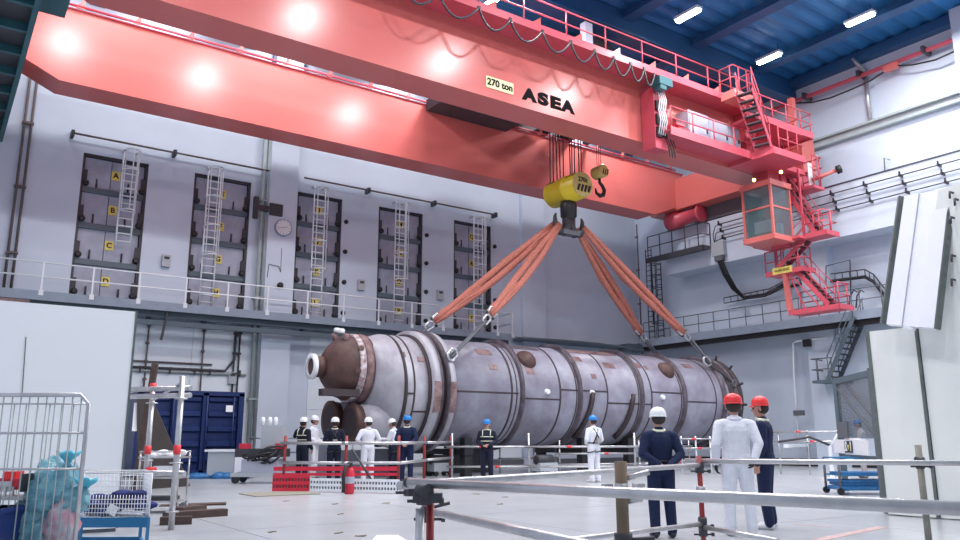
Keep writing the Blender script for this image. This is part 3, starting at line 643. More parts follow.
MB().path([gx(x, y, 34.85) for x, y in cp_], .04, 6).build('cable', 'black', t)
t = empty('wall_hook_bracket', gx(884, 172, 35.3), 'small bent bracket on the white wall above the conductor lines', 'bracket')
MB().path([gx(890, 160, 35.2), gx(884, 158, 35.2), gx(885, 174, 35.2), gx(889, 171, 35.2)], .03, 5).build('arm', 'dgrey', t)
# stair down from the side walkway and its landing
st = empty('wall_stair', (34, 16, 3.8), 'dark steep steel stair under the side walkway at right', 'stair')
sb = gx(833, 374, 34.4); stp = gx(853, 318, 34.4)
stair(st, (34.4, sb.y, 3.95), (34.4, stp.y-.3, 6.7), .9, 11, 'steeldk', 'dark')
MB().bb((33.95, sb.y-.3, 3.82), (R_, sb.y+.8, 3.95)).build('landing', 'steeldk', st)
railing(st, [(34.0, sb.y-.2, 3.95), (34.0, sb.y+.8, 3.95), (35.2, sb.y+.8, 3.95)], 1.0, 3, 'dgrey', r=.03)
t = empty('goose_rails', gx(855, 300, 34), 'dark curved grab rails where the stair meets the side walkway', 'handrail')
for px in (849, 856): MB().path([gx(px, 308, 34), gx(px+1, 296, 34), gx(px+5, 290, 34), gx(px+8, 292, 34)], .035, 6).build('rail', 'dark', t)
MB().path([gx(826, 290, 34.8), gx(826, 266, 34.8), gx(850, 260, 34.8), gx(851, 300, 34.8)], .03, 6).build('rail', 'dark', t)
for z in (8.7, 9.5): pass
t = empty('wall_pipe', gx(795, 400, 34.8), 'white bent pipe with black camera bracket on the right pilaster', 'pipe')
MB().path([gx(799, 450, 34.85), gx(794, 380, 34.85), gx(793, 343, 34.85), gx(797, 341, 34.85), gx(815, 339, 34.85), gx(860, 333, 35.2)], .05, 6).build('pipe', 'wrail', t)
MB().box(gx(807, 343, 34.7), (.2, .35, .35)).build('camera', 'black', t)
MB().box(gx(799, 413, 34.75), (.2, .5, .25)).build('camera_bracket', 'dgrey', t)
# ceiling lamps
for (px, py), la in zip(((688, 16), (860, 20), (769, 59), (491, 3), (531, -8)), ('glowing ceiling lamp left of the others, above the crane handrail', 'brightest ceiling lamp, nearest the right wall', 'glowing ceiling lamp just above the crane stair head', 'glowing lamp cut by the top of the picture, left of another lamp', 'greenish lamp glimpsed at the top edge of the picture')):
    p = gz(px, py, 19.0); t = empty('ceiling_lamp', p, la, 'lamp', 'tube lamps under the blue roof')
    MB().box(p+V((0, 0, .12)), (.34, 1.3, .12)).build('housing', 'white', t); MB().box(p, (.22, 1.2, .1)).build('tube_light', 'lampg', t)
    for s_ in (-.5, .5): MB().tube(p+V((0, s_, .15)), p+V((0, s_, .6)), .015, n=4).build('hanger', 'dark', t)
# dark runway structure along the left wall
t = empty('left_runway', (.4, 10, 12.6), 'dark teal ribbed crane runway structure at the far left', 'runway')
MB().bb((-2.88, -3, 12.75), (1.27, D-.1, 13.15)).build('beam', 'dark', t)
for x in (-.9, .05, 1.12): MB().bb((x, -3, 12.45), (x+.14, D-.1, 12.8)).build('flange', 'teal', t)
for k in range(12): y = 14+k*1.65; MB().bb((-2.8, y, 12.5), (1.2, y+.14, 12.8)).build('rib', 'teal', t)

# ================================================================== VESSEL
VY, VZ, VR = 25.56, 3.03, 1.98
ve = empty('steam_vessel', (22, VY, 1), 'huge long grey ringed steel pressure vessel hanging horizontally in four slings', 'vessel')
sh = MB().loft([(12.55, VY, 3.62, 1.25), (12.7, VY, 3.55, 1.34), (13.15, VY, 3.2, 1.82), (13.45, VY, VZ, VR), (14.3, VY, VZ, VR)], 64).build('lower_shell', 'vlight', ve)
MB().loft([(14.3, VY, VZ, VR), (30.9, VY, VZ, VR), (31.1, VY, VZ, VR-.06)], 72).build('main_shell', 'vessel', ve)
MB().loft([(31.05, VY, VZ, VR-.1), (31.6, VY, VZ, VR-.35), (31.9, VY, VZ, VR-.8), (32.0, VY, VZ, VR-1.3)], 48).build('end_dome', 'vring', ve)
hd = MB().loft([(11.12, VY, 3.72, .42), (11.25, VY, 3.74, .62), (11.45, VY, 3.75, .86), (11.7, VY, 3.76, 1.04), (12.0, VY, 3.76, 1.14), (12.6, VY, 3.74, 1.18)], 48).build('channel_head', 'rust', ve)
MB().loft([(12.0, VY, 3.76, 1.19), (12.22, VY, 3.75, 1.21)], 48).build('head_band', 'wband', hd)
MB().loft([(12.24, VY, 3.75, 1.22), (12.5, VY, 3.72, 1.24)], 48).build('rust_band', 'rust2', hd)
MB().loft([(10.8, VY, 3.74, .34), (11.15, VY, 3.74, .38)], 28).build('nozzle_neck', 'rust', hd)
fr = MB(); fr.lathe((10.66, VY, 3.74), (1, 0, 0), [(.0, .30), (0, .44), (.14, .44), (.14, .30), (0, .30)], 28, cap=False).build('nozzle_flange', 'white', hd)
MB().lathe((10.72, VY, 3.74), (1, 0, 0), [(0, .30), (.05, .30)], 24).build('nozzle_opening', 'rust', hd)
for y, z, x in ((VY-.45, 4.75, 11.75), (VY+.35, 4.85, 11.7), (VY-.95, 4.3, 12.1), (VY-1.05, 3.6, 11.95)):
    d = V((-.35, y-VY, z-3.76)).normalized(); p = V((x, y, z))
    MB().tube(p-d*.15, p+d*.14, .12, .1, 10).build('stub', 'rust' if z < 4.7 else 'rust2', hd)
for p in ((VY-.4, 4.9, 11.6), (VY+.3, 5.02, 11.75)): MB().lathe((p[2], p[0], p[1]), (0, 0, 1), [(0, .12), (.12, .12), (.16, .08)], 10).build('white_cap', 'white', hd)
MB().bb((10.75, VY-.95, 2.72), (12.1, VY-.6, 2.95)).build('support_bar', 'seam', ve)
for y, z, x in ((26.3, 1.98, 11.75), (25.0, 1.85, 11.95)):
    n_ = MB().lathe((x, y, z), (1, 0, 0), [(0, .5), (0, .66), (.12, .67), (.16, .62), (.3, .62)], 28).build('nozzle', 'rust', ve)
    MB().lathe((x+.28, y, z), (1, 0, 0), [(0, .60), (.5, .66), (1.6, .95)], 28).build('nozzle_cone', 'vlight', ve)
    MB().lathe((x-.01, y, z), (1, 0, 0), [(.0, .5), (.06, .5)], 24).build('nozzle_plug', 'seam', n_)
def ring(x0, x1, r, m, name='flange'):
    return MB().lathe((x0, VY, VZ), (1, 0, 0), [(0, VR-.1), (0, r), (x1-x0, r), (x1-x0, VR-.1), (0, VR-.1)], 72, cap=False).build(name, m, ve)
for x0, x1, r, m, nm in ((13.3, 13.38, 2.0, 'seam', 'weld_ring'), (13.62, 13.68, 2.0, 'seam', 'weld_ring'),
        (14.2, 14.3, 2.06, 'seam', 'flange'), (14.3, 14.62, 2.2, 'vlight', 'main_flange'), (14.62, 14.66, 2.24, 'vring', 'flange'), (14.66, 14.92, 2.02, 'seam', 'flange_gap'), (14.92, 14.97, 2.24, 'vring', 'flange'), (14.97, 15.22, 2.2, 'vlight', 'main_flange'), (15.22, 15.28, 2.1, 'seam', 'weld_ring'),
        (17.75, 17.83, 2.0, 'seam', 'weld_ring'), (18.18, 18.28, 2.16, 'vring', 'flange'), (20.1, 20.17, 2.0, 'seam', 'weld_ring'),
        (21.05, 21.15, 2.16, 'vring', 'flange'), (22.6, 22.66, 2.0, 'seam', 'weld_ring'), (24.48, 24.58, 2.16, 'vring', 'flange'), (25.15, 25.21, 2.0, 'seam', 'weld_ring'),
        (27.12, 27.22, 2.16, 'vring', 'flange'), (29.3, 29.36, 2.0, 'seam', 'weld_ring'), (29.78, 29.88, 2.17, 'vring', 'flange'), (30.3, 30.4, 2.12, 'seam', 'flange'), (30.62, 30.72, 2.12, 'vring', 'flange'), (31.0, 31.12, 2.1, 'seam', 'end_flange')):
    ring(x0, x1, r, m, nm)
# brown patches of the main flanges and longitudinal seams, following the shell
def patch(x0, x1, a0, a1, r, m, name, par=ve, nseg=8):
    vs = []
    for rr in (r-.03, r):
        for k in range(nseg+1):
            a = math.radians(a0+(a1-a0)*k/nseg); y = VY-math.cos(a)*rr; z = VZ+math.sin(a)*rr
            vs += [(x0, y, z), (x1, y, z)]
    o = 2*(nseg+1); fs = [(2*k+o, 2*k+1+o, 2*k+3+o, 2*k+2+o) for k in range(nseg)]+[(2*k, 2*k+o, 2*k+2+o, 2*k+2) for k in range(nseg)]+[(2*k+1, 2*k+3, 2*k+3+o, 2*k+1+o) for k in range(nseg)]
    fs += [(0, 1, 1+o, o), (2*nseg, 2*nseg+o, 2*nseg+1+o, 2*nseg+1)]
    return MB().add(vs, fs).build(name, m, par)
for x0, x1 in ((14.31, 14.61), (14.98, 15.21)): patch(x0, x1, -22, 6, 2.215, 'rust2', 'rust_patch')
for x0, x1, a in ((15.28, 18.1, -2), (13.68, 14.2, -24), (18.3, 20.1, -7), (20.17, 21.05, 4), (21.2, 22.6, 4), (22.66, 24.45, -9), (24.6, 25.15, -9), (25.21, 27.1, 6), (27.25, 29.3, -4), (13.38, 13.62, -6)):
    patch(x0, x1, a-.8, a+.8, 1.995, 'seam', 'longitudinal_seam', nseg=2)
patch(17.75, 19.9, 60, 80, 1.99, 'vring', 'worn_patch'); patch(21.4, 24.2, 62, 84, 2.0, 'rust2', 'worn_patch')
for x, a in ((18.85, 40), (26.6, 38)):
    a = math.radians(a); d = V((0, -math.cos(a), math.sin(a))); p = V((x, VY, VZ))+d*VR
    MB().lathe(p-d*.1, d, [(0, .42), (.12, .42), (.22, .36), (.34, .2), (.38, .05)], 20).build('manhole_cover', 'rust', ve)
for x, a, s_ in ((16.9, 26, .22), (21.0, 22, .2), (21.9, 22, .16), (24.4, 20, .25), (13.3, 35, .1), (13.9, 30, .16), (25.3, 40, .12)):
    patch(x, x+s_*1.6, a-3, a+3, 1.995, 'rust2', 'rust_spot', nseg=2)
for x, a in ((19.45, 1), (21.75, 2), (24.0, -2), (25.8, 0)):
    a = math.radians(a); d = V((0, -math.cos(a), math.sin(a))); p = V((x, VY, VZ))+d*VR
    MB().tube(p-d*.05, p+d*.12, .13, .09, 10).build('instrument_stub', 'white', ve)
for a in (70, 45, 20, -5): 
    a = math.radians(a); d = V((0, -math.cos(a), math.sin(a))); p = V((31.05, VY, VZ))+d*2.05
    MB().tube(p, p+d*.25, .06, n=8).build('end_bolt', 'seam', ve)
for x in (21.75, 24.0):
    MB().path([(x-.05*k, VY-math.cos(math.radians(2-8*k))*2.08, VZ+math.sin(math.radians(2-8*k))*2.08) for k in range(8)], .1, 6).build('saddle_arm', 'seam', ve)
for x in (18.0, 20.95, 24.38, 27.0):
    ring(x, x+.05, 1.99, 'seam', 'weld_ring')
for x0, x1, a in ((18.6, 19.0, 25), (21.3, 21.8, 48), (24.7, 25.1, 44), (16.6, 17.3, 48), (28.0, 28.6, 50), (22.9, 23.5, 40)):
    patch(x0, x1, a-5, a+4, 1.99, 'rust2', 'rust_spot', nseg=3)
# support trestle legs below the shell
for x in (16.3, 22.4, 25.0):
    t = empty('trestle', (x, VY, 0), {16.3: 'dark steel trestle low under the vessel behind the reflective vest worker', 22.4: 'dark steel trestle under the vessel beside the harness worker', 25.0: 'dark steel trestle under the vessel left of the white helmet worker'}[x], 'trestle', 'trestles under the vessel')
    x = gy({16.3: 466, 22.4: 582, 25.0: 628}[x], 440, VY-1.3).x; t.location.x = x
    for y in (VY-1.3, VY+1.3): MB().bb((x-.16, y-.16, 0), (x+.16, y+.16, 1.35)).build('leg', 'black', t)
    MB().bb((x-.2, VY-1.5, .75), (x+.2, VY+1.5, .95)).build('cross_beam', 'black', t)

# ================================================================== SLINGS
def sling(top, bot, end, label, w_=.16, dark=False):
    top = V(top); bot = V(bot); end = V(end); t = empty('webbing_sling', top, label, 'sling', 'orange webbing slings on the hook')
    d = (bot-top).normalized(); sd = d.cross(V((0, 1, 0))).normalized(); sd2 = d.cross(sd)
    k = 0
    for off in (-1, 1):
        pts = []; rr = []
        for i in range(13):
            f = i/12; sw = math.sin(PI*f)
            pts.append(lerp(top, bot, f)+sd*off*(.05+.09*sw)+sd2*(.06*off*sw)+V((0, 0, -.12*sw))); rr.append(.10+.045*sw)
        MB().path(pts, rr, 8).build('strap', 'sling', t)
        q = [p+sd2*(.10*math.sin(j*.9))+sd*.1*math.cos(j*.9+off) for j, p in enumerate(pts)]
        MB().path(q, .06, 6).build('strap_fold', 'sling', t)
    b2 = bot+d*.45
    MB().path([bot+sd*.16, bot+sd*.2-d*.3, bot-d*.42, bot-sd*.2-d*.3, bot-sd*.16, bot+d*.05], .055, 7, True).build('shackle', 'galv', t)
    MB().tube(bot+sd*.22, bot-sd*.22, .06).build('shackle_pin', 'dark', t)
    MB().path([b2+sd*.12, b2+sd*.14-d*.3, bot+d*.02, b2-sd*.14-d*.3, b2-sd*.12], .05, 7, True).build('shackle', 'galv', t)
    dd = (end-b2).normalized(); s3 = sd2*.09
    for o in (-1, 1): MB().tube(b2+s3*o, end+s3*o, .05, n=6).build('pendant_rope', 'dgrey', t)
    MB().path([end+sd*.16, end+sd*.18-d*.28, end-d*.4, end-sd*.18-d*.28, end-sd*.16, end+d*.1], .06, 7, True).build('end_shackle', 'galv', t)
    return t
hl, hr = HKX-.72, HKX+.72
sling((hl, VY+.1, 10.55), gy(434, 322, 26.3), (15.15, 26.55, 4.98), 'far left orange sling reaching from hook to behind the vessel flange')
sling((hl+.1, VY-.1, 10.5), gy(490, 315, 24.8), (15.05, 23.55, 4.12), 'near left orange sling ending in steel bar on the vessel flange')
sling((hr-.15, VY+.1, 10.5), gy(641, 333, 26.4), (29.6, 26.9, 5.0), 'steep right orange sling dropping behind the vessel top')
rr_ = sling((hr+.05, VY-.1, 10.55), gy(684, 333, 24.9), (29.5, 24.0, 4.7), 'near right orange sling with wire rope laid over the vessel end')
pts = [(29.5, 24.0, 4.7)]
for k in range(8):
    a = math.radians(46-3.6*k); pts.append((29.6+.13*k, VY-math.cos(a)*2.2, VZ+math.sin(a)*2.2))
MB().path(pts, .06, 6).build('wire_rope', 'dark', rr_)
MB().path([V(pts[-1])+V((.12*math.cos(a), -.05, .14*math.sin(a))) for a in [2*PI*i/8 for i in range(8)]], .045, 6, True).build('eye', 'dgrey', rr_)
t = empty('lifeline_cable', (20, VY, 5), 'thin grey line stretched along the top of the vessel', 'cable')
MB().path([gy(515, 337, VY+1.2), gy(555, 339, VY+1.2), gy(600, 343, VY+1.2), gy(650, 352, VY+1.2)], .02, 5).build('cable', 'dgrey', t)

# ================================================================== PEOPLE
def Rz(a): return Matrix.Rotation(a, 3, 'Z')
def cap_mesh(a, b, r0, r1, n=14, sc=None):
    m = MB(); a = V(a); b = V(b); d = b-a
    if d.length < 1e-5: d = V((0, 0, 1e-3)); b = a+d
    u, w_ = m.frame(d); dn = d.normalized(); vs = []
    rows = [(a, -1, r0, t) for t in (-1, -.75, -.4)]+[(a, 0, r0, 0), (b, 0, r1, 0)]+[(b, 1, r1, t) for t in (.4, .75, 1)]
    for c, sg, r, t in rows:
        rr = r*math.sqrt(max(0, 1-t*t)); cc = c+dn*(t*r)
        vs += [cc+(u*math.cos(q)+w_*math.sin(q))*rr for q in [2*PI*i/n for i in range(n)]]
    fs = [(j*n+i, j*n+(i+1) % n, (j+1)*n+(i+1) % n, (j+1)*n+i) for j in range(len(rows)-1) for i in range(n)]
    if sc is not None:
        ctr, s_ = V(sc[0]), sc[1]; vs = [ctr+V(((v-ctr)[0]*s_[0], (v-ctr)[1]*s_[1], (v-ctr)[2]*s_[2])) for v in vs]
    return vs, fs
def person(px, py, top, face, label, body='navy', legs=None, helmet='whelm', pose='behind', hand='skin', shoes='shoe', extras=(), vox=.013, tilt=0, yaw_head=0, loc=None, H=None, spread=.12, kneebend=0, scarf='reflect', upper=None, bulk=1.0):
    """face: heading of the gaze, degrees, 0 = +y (away), 90 = -x"""
    g = V(loc) if loc else gz(px, py)
    r = ray(px, top); d2 = math.hypot(g.x, g.y); zt = H or HC+r.z/math.hypot(r.x, r.y)*d2
    k = zt/1.86; legs = legs or body
    root = empty('person', g, label, 'person'); R = Rz(math.radians(face))
    prim = []   # (a, b, r0, r1, mat, flat)
    def C(a, b, r0, r1, m, sc=None): prim.append((V(a), V(b), r0, r1, m, sc))
    # legs
    hipz, kz, az = .93, .50, .10
    for s_ in (-1, 1):
        st_ = spread*s_
        C((.088*s_, 0, hipz), (st_*.95, .02+kneebend, kz), .118, .084, legs)
        C((st_*.95, .02+kneebend, kz), (st_, -.02, az+.02), .084, .072, legs)
        C((st_, -.03, az+.03), (st_, -.02, az-.02), .06, .066, legs)
        C((st_, -.05, .05), (st_*1.12, .14, .04), .045, .036, shoes)
    # torso
    C((-.06, 0, .97), (.06, 0, .97), .135, .135, legs)
    C((0, 0, 1.0), (0, 0, 1.18), .15, .145, body, ((0, 0, 1.05), (1.22, .86, 1)))
    C((0, 0, 1.16), (0, -.01, 1.34), .145, .16, body, ((0, 0, 1.2), (1.25, .84, 1)))
    C((-.15, -.015, 1.42), (.15, -.015, 1.42), .078, .078, body)
    C((0, -.01, 1.40), (0, 0, 1.49), .12, .075, body)
    hc = V((0, .035, 1.665)); Rh = Rz(math.radians(yaw_head)) @ Matrix.Rotation(math.radians(-tilt), 3, 'X')
    def hp(p): return V((0, 0, 1.52))+Rh @ ((V(p)-V((0, 0, 1.82)))*1.03+V((0, 0, .30)))
    C((0, -.005, 1.45), hp((0, .01, 1.60)), .055, .054, 'skin')
    C(hp((0, .005, 1.685)), hp((0, .012, 1.70)), .099, .099, 'skin')
    C(hp((0, .045, 1.62)), hp((0, .05, 1.60)), .070, .059, 'skin')
    C(hp((0, .085, 1.575)), hp((0, .08, 1.585)), .022, .03, 'skin')
    C(hp((0, .098, 1.665)), hp((0, .122, 1.635)), .012, .017, 'skin')      # nose
    C(hp((-.02, .098, 1.60)), hp((.02, .098, 1.60)), .010, .010, 'skin')    # lips
    for s_ in (-1, 1): C(hp((.088*s_, 0, 1.67)), hp((.092*s_, -.005, 1.63)), .018, .013, 'skin')
    # arms: elbow and wrist, then hand direction
    P = {'behind': [((-.28, -.09, 1.16), (-.09, -.20, 1.03), (.7, -.05, -.35)), ((.28, -.09, 1.16), (.07, -.23, 1.0), (-.7, -.05, -.3))],
         'front': [((-.28, -.02, 1.16), (-.10, .20, 1.06), (.7, .25, .0)), ((.28, -.02, 1.16), (.10, .20, 1.03), (-.7, .25, 0))],
         'hips': [((-.33, -.05, 1.19), (-.17, .12, 1.05), (.6, .3, -.4)), ((.33, -.05, 1.19), (.17, .12, 1.05), (-.6, .3, -.4))],
         'down': [((-.25, -.02, 1.14), (-.27, .06, .90), (.0, .15, -1)), ((.25, -.02, 1.14), (.27, .06, .90), (0, .15, -1))],
         'pocket': [((-.27, -.09, 1.16), (-.27, .01, .93), (.0, .15, -1)), ((.27, -.11, 1.17), (.20, -.16, .99), (-.3, -.1, -.9))],
         'phone': [((-.33, .05, 1.28), (-.17, .10, 1.52), (.3, -.1, 1)), ((.25, -.02, 1.14), (.24, .12, .92), (0, .2, -1))],
         'point': [((-.25, .06, 1.18), (-.18, .32, 1.20), (.2, 1, .1)), ((.24, .02, 1.14), (.17, .26, 1.04), (0, 1, 0))]}[pose]
    for (el, wr_, hdv), s_ in zip(P, (-1, 1)):
        sh_ = V((.20*s_, -.015, 1.41)); el = V(el); wr_ = V(wr_)
        C(sh_, el, .078, .064, body); C(el, wr_, .064, .050, body)
        hd_ = V(hdv).normalized(); q = hd_.cross(V((0, 0, 1)));  q = q.normalized() if q.length > .1 else V((0, 1, 0))
        if abs(hd_.z) > .8: q = V((0, 1, 0))
        nrm = hd_.cross(q).normalized(); nrm = nrm if nrm.dot(V((-s_, .0, -.2))) > 0 else -nrm
        hs = wr_+hd_*.02; pc = wr_+hd_*.10
        C(wr_, hs, .034, .03, hand); C(hs+q*.016, pc+q*.02, .022, .018, hand); C(hs-q*.016, pc-q*.02, .022, .018, hand)
        for j, (o, l) in enumerate(((.030, .058), (.010, .072), (-.010, .066), (-.030, .050))):
            m0 = pc+q*o; m1 = m0+(hd_*.8+nrm*.35+q*o*4).normalized()*l*.55; m2 = m1+(hd_*.35+nrm*.9).normalized()*l*.5
            C(m0, m1, .0115, .0105, hand); C(m1, m2, .0105, .009, hand)
        tb = hs+hd_*.02+q*.03; C(tb, tb+(hd_*.6+q*.7).normalized()*.045, .014, .012, hand); C(tb+(hd_*.6+q*.7).normalized()*.045, tb+(hd_*.9+q*.3+nrm*.4).normalized()*.08, .012, .010, hand)
    vs, fs = [], []
    for a, b, r0, r1, m, sc in prim:
        v, f = cap_mesh(a, b, r0, r1, sc=sc); n0 = len(vs); vs += v; fs += [tuple(i+n0 for i in q) for q in f]
    me = bpy.data.meshes.new('body'); me.from_pydata([tuple(v) for v in vs], [], fs)
    ob = bpy.data.objects.new('body', me); COL.objects.link(ob)
    md = ob.modifiers.new('r', 'REMESH'); md.mode = 'VOXEL'; md.voxel_size = vox
    ms = ob.modifiers.new('s', 'SMOOTH'); ms.iterations = 2; ms.factor = .5
    dg = bpy.context.evaluated_depsgraph_get(); m2 = bpy.data.meshes.new_from_object(ob.evaluated_get(dg))
    n = len(m2.polygons); cen = np.empty(n*3); m2.polygons.foreach_get('center', cen); cen = cen.reshape(-1, 3)
    best = np.full(n, 1e9); idx = np.zeros(n, int); mats = sorted({p[4] for p in prim})
    for a, b, r0, r1, m, sc in prim:
        a_, b_ = np.array(a), np.array(b); q = cen.copy()
        if sc is not None: c0 = np.array(sc[0]); q = c0+(q-c0)/np.array(sc[1])
        dv = b_-a_; t = np.clip(((q-a_) @ dv)/max(dv @ dv, 1e-9), 0, 1)
        ds = np.linalg.norm(q-(a_+t[:, None]*dv), axis=1)-(r0+(r1-r0)*t)
        k_ = ds < best; best[k_] = ds[k_]; idx[k_] = mats.index(m)
    m2.materials.clear()
    for m in mats: m2.materials.append(M[m])
    m2.polygons.foreach_set('material_index', idx.astype(np.int32)); m2.polygons.foreach_set('use_smooth', np.ones(n, bool))
    T = (R.to_4x4()) @ Matrix.Diagonal((k*bulk, k*bulk, k, 1)); m2.transform(T); m2.update()
    bpy.data.objects.remove(ob); bd = bpy.data.objects.new('body', m2); COL.objects.link(bd); bd.parent = root
    def child(mb, name, m):
        o = mb.build(name, m, None); o.data.transform(T); o.parent = root; return o
    # helmet: dome, brim, ridge
    def hs_(p): return hp(p)
    dome = MB(); prof = [(0, .120), (.035, .121), (.07, .115), (.107, .092), (.132, .055), (.140, .0)]
    up_ = Rh @ V((0, 0, 1)); dome.lathe(hs_((0, .01, 1.70)), up_, prof, 24, cap=False)
    dome.lathe(hs_((0, .01, 1.695)), up_, [(0, .110), (0, .130), (.012, .128), (.012, .110), (0, .110)], 24, cap=False)
    hm = child(dome, 'helmet', helmet)
    pk = MB(); vv = [hs_((.115*math.cos(a), .01+.115*math.sin(a)+(.0), 1.70)) for a in [PI*(.12+.76*i/8) for i in range(9)]]+[hs_((.12*math.cos(a), .01+.165*math.sin(a), 1.69)) for a in [PI*(.12+.76*i/8) for i in range(9)]]
    vv += [v+V((0, 0, -.008)) for v in vv]
    pk.add(vv, [(i, i+1, i+10, i+9) for i in range(8)]+[(i+18, i+27, i+28, i+19) for i in range(8)]+[(i+9, i+10, i+28, i+27) for i in range(8)], True); child(pk, 'helmet_peak', helmet)
    rd = MB().path([hs_((0, .01+.118*math.sin(a), 1.70+.128*math.cos(a))) for a in [-1.1+2.2*i/8 for i in range(9)]], .012, 6); child(rd, 'helmet_ridge', helmet)
    hb_ = MB().ball(hs_((0, -.015, 1.665)), (.103, .094, .085), 14, 8, Rh); child(hb_, 'hair', 'hair')
    for s_ in (-1, 1): child(MB().ball(hs_((.034*s_, .092, 1.665)), (.013, .009, .008), 8, 5), 'eye', 'hair')
    # collar, belt and cuffs follow the clothes
    cl = MB().path([(.080*math.cos(a), -.005+.078*math.sin(a), 1.50+.014*math.sin(a)) for a in [2*PI*i/14 for i in range(14)]], .020, 6, True); child(cl, 'collar', 'reflect' if 'collar' in extras else body)
    if 'belt' in extras: child(MB().path([(.178*math.cos(a), .128*math.sin(a), 1.06) for a in [2*PI*i/18 for i in range(18)]], .017, 6, True), 'belt', 'black')
    if 'patch' in extras:
        for s_ in (-1, 1): child(MB().path([(.17*s_, .02, 1.475), (.18*s_, .0, 1.49), (.19*s_, -.06, 1.47)], .028, 6), 'shoulder_patch', 'reflect')
    if 'bands' in extras:
        for z, rx, ry in ((1.30, .200, .134), (1.17, .185, .128)): child(MB().path([(rx*math.cos(a), -.005+ry*math.sin(a), z) for a in [2*PI*i/18 for i in range(18)]], .014, 6, True), 'reflective_band', 'reflect')
        for s_ in (-1, 1): child(MB().path([(.12*s_, .12, 1.33), (.12*s_, .07, 1.46), (.12*s_, -.02, 1.505), (.11*s_, -.11, 1.44), (.10*s_, -.148, 1.30)], .015, 5), 'shoulder_band', 'reflect')
    if 'harness' in extras:
        for s_ in (-1, 1):
            child(MB().path([(.10*s_, .135, 1.05), (.11*s_, .143, 1.28), (.11*s_, .05, 1.50), (.07*s_, -.11, 1.44), (-.05*s_, -.155, 1.22), (-.13*s_, -.12, 1.04)], .017, 5), 'harness_strap', 'black')
            child(MB().path([(.1*s_+.125*math.cos(a), .125*math.sin(a), .84+.03*math.cos(a)) for a in [2*PI*i/12 for i in range(12)]], .015, 5, True), 'leg_loop', 'black')
        child(MB().path([(.182*math.cos(a), .132*math.sin(a), 1.07) for a in [2*PI*i/18 for i in range(18)]], .019, 6, True), 'harness_belt', 'black')
        child(MB().box((.02, -.18, 1.13), (.13, .07, .14)), 'tool_pouch', 'greyc')
    if 'cuffs' in extras:
        for s_ in (-1, 1): child(MB().box((.19*s_, -.03, .96), (.03, .07, .05)), 'pocket_tab', 'reflect')
    if 'glasses' in extras: child(MB().box(hs_((0, .104, 1.667)), (.12, .012, .02)), 'glasses', 'black')
    return root
def faceto(px, py, qx, qy, loc=None):
    pass
VIEW = -math.degrees(YAW)            # looking straight away from the camera
person(664, 538, 405, VIEW+4, 'person in navy coverall and white helmet, back turned, hands clasped behind', 'navy', pose='behind', vox=.009, extras=('collar', 'cuffs', 'belt'), shoes='shoe')
person(742, 536, 391, VIEW-8, 'person in white coverall and red helmet, back turned, black gloves', 'wcloth', helmet='rhelm', pose='pocket', hand='glv', shoes='wshoe', vox=.009, spread=.135, bulk=1.0)
person(770, 529, 394, VIEW+62, 'person in navy coverall and red helmet, in profile facing left', 'navy', helmet='rhelm', pose='down', shoes='wshoe', vox=.009, extras=('collar', 'glasses', 'patch'))
person(595, 482.5, 414, VIEW+35, 'person in white coverall, blue helmet and black harness, standing alone', 'wcloth', helmet='bhelm', pose='front', vox=.011, extras=('harness',), shoes='wshoe')
person(487, 481, 418, VIEW+172, 'person in dark reflective jacket and blue helmet, facing the camera', 'navyk', helmet='bhelm', pose='front', vox=.011, extras=('bands', 'collar', 'belt'))
person(406, 481.5, 414, VIEW-2, 'person in dark navy coverall and blue helmet, hands clasped behind back', 'navy', helmet='bhelm', pose='behind', vox=.011, extras=('collar',))
person(393, 480, 417, VIEW+70, 'person in white helmet and harness bending beside the blue helmet', 'wcloth', helmet='whelm', pose='point', vox=.012, extras=('harness',), tilt=20, legs='navyk')
person(367, 482, 416, VIEW+25, 'person in plain white coverall and white helmet, looking at the vessel', 'wcloth', helmet='whelm', pose='hips', vox=.012, yaw_head=20)
person(333, 482, 416, VIEW+10, 'person in dark vest, harness and white helmet under the nozzles', 'navyk', helmet='whelm', pose='front', vox=.012, extras=('harness', 'collar'))
person(312, 480, 414, VIEW-100, 'person in white coverall facing right, half hidden by dark jacket', 'wcloth', helmet='whelm', pose='front', vox=.012)
person(301, 481, 416, VIEW-25, 'person in dark jacket with hand raised to white helmet, leftmost', 'navyk', helmet='whelm', pose='phone', vox=.012, extras=('belt', 'bands'))
person(865, 478, 418, VIEW+70, 'person in white top and blue cap behind the wire mesh gate', 'wcloth', helmet='bhelm', pose='point', vox=.013, legs='greyc', tilt=15)

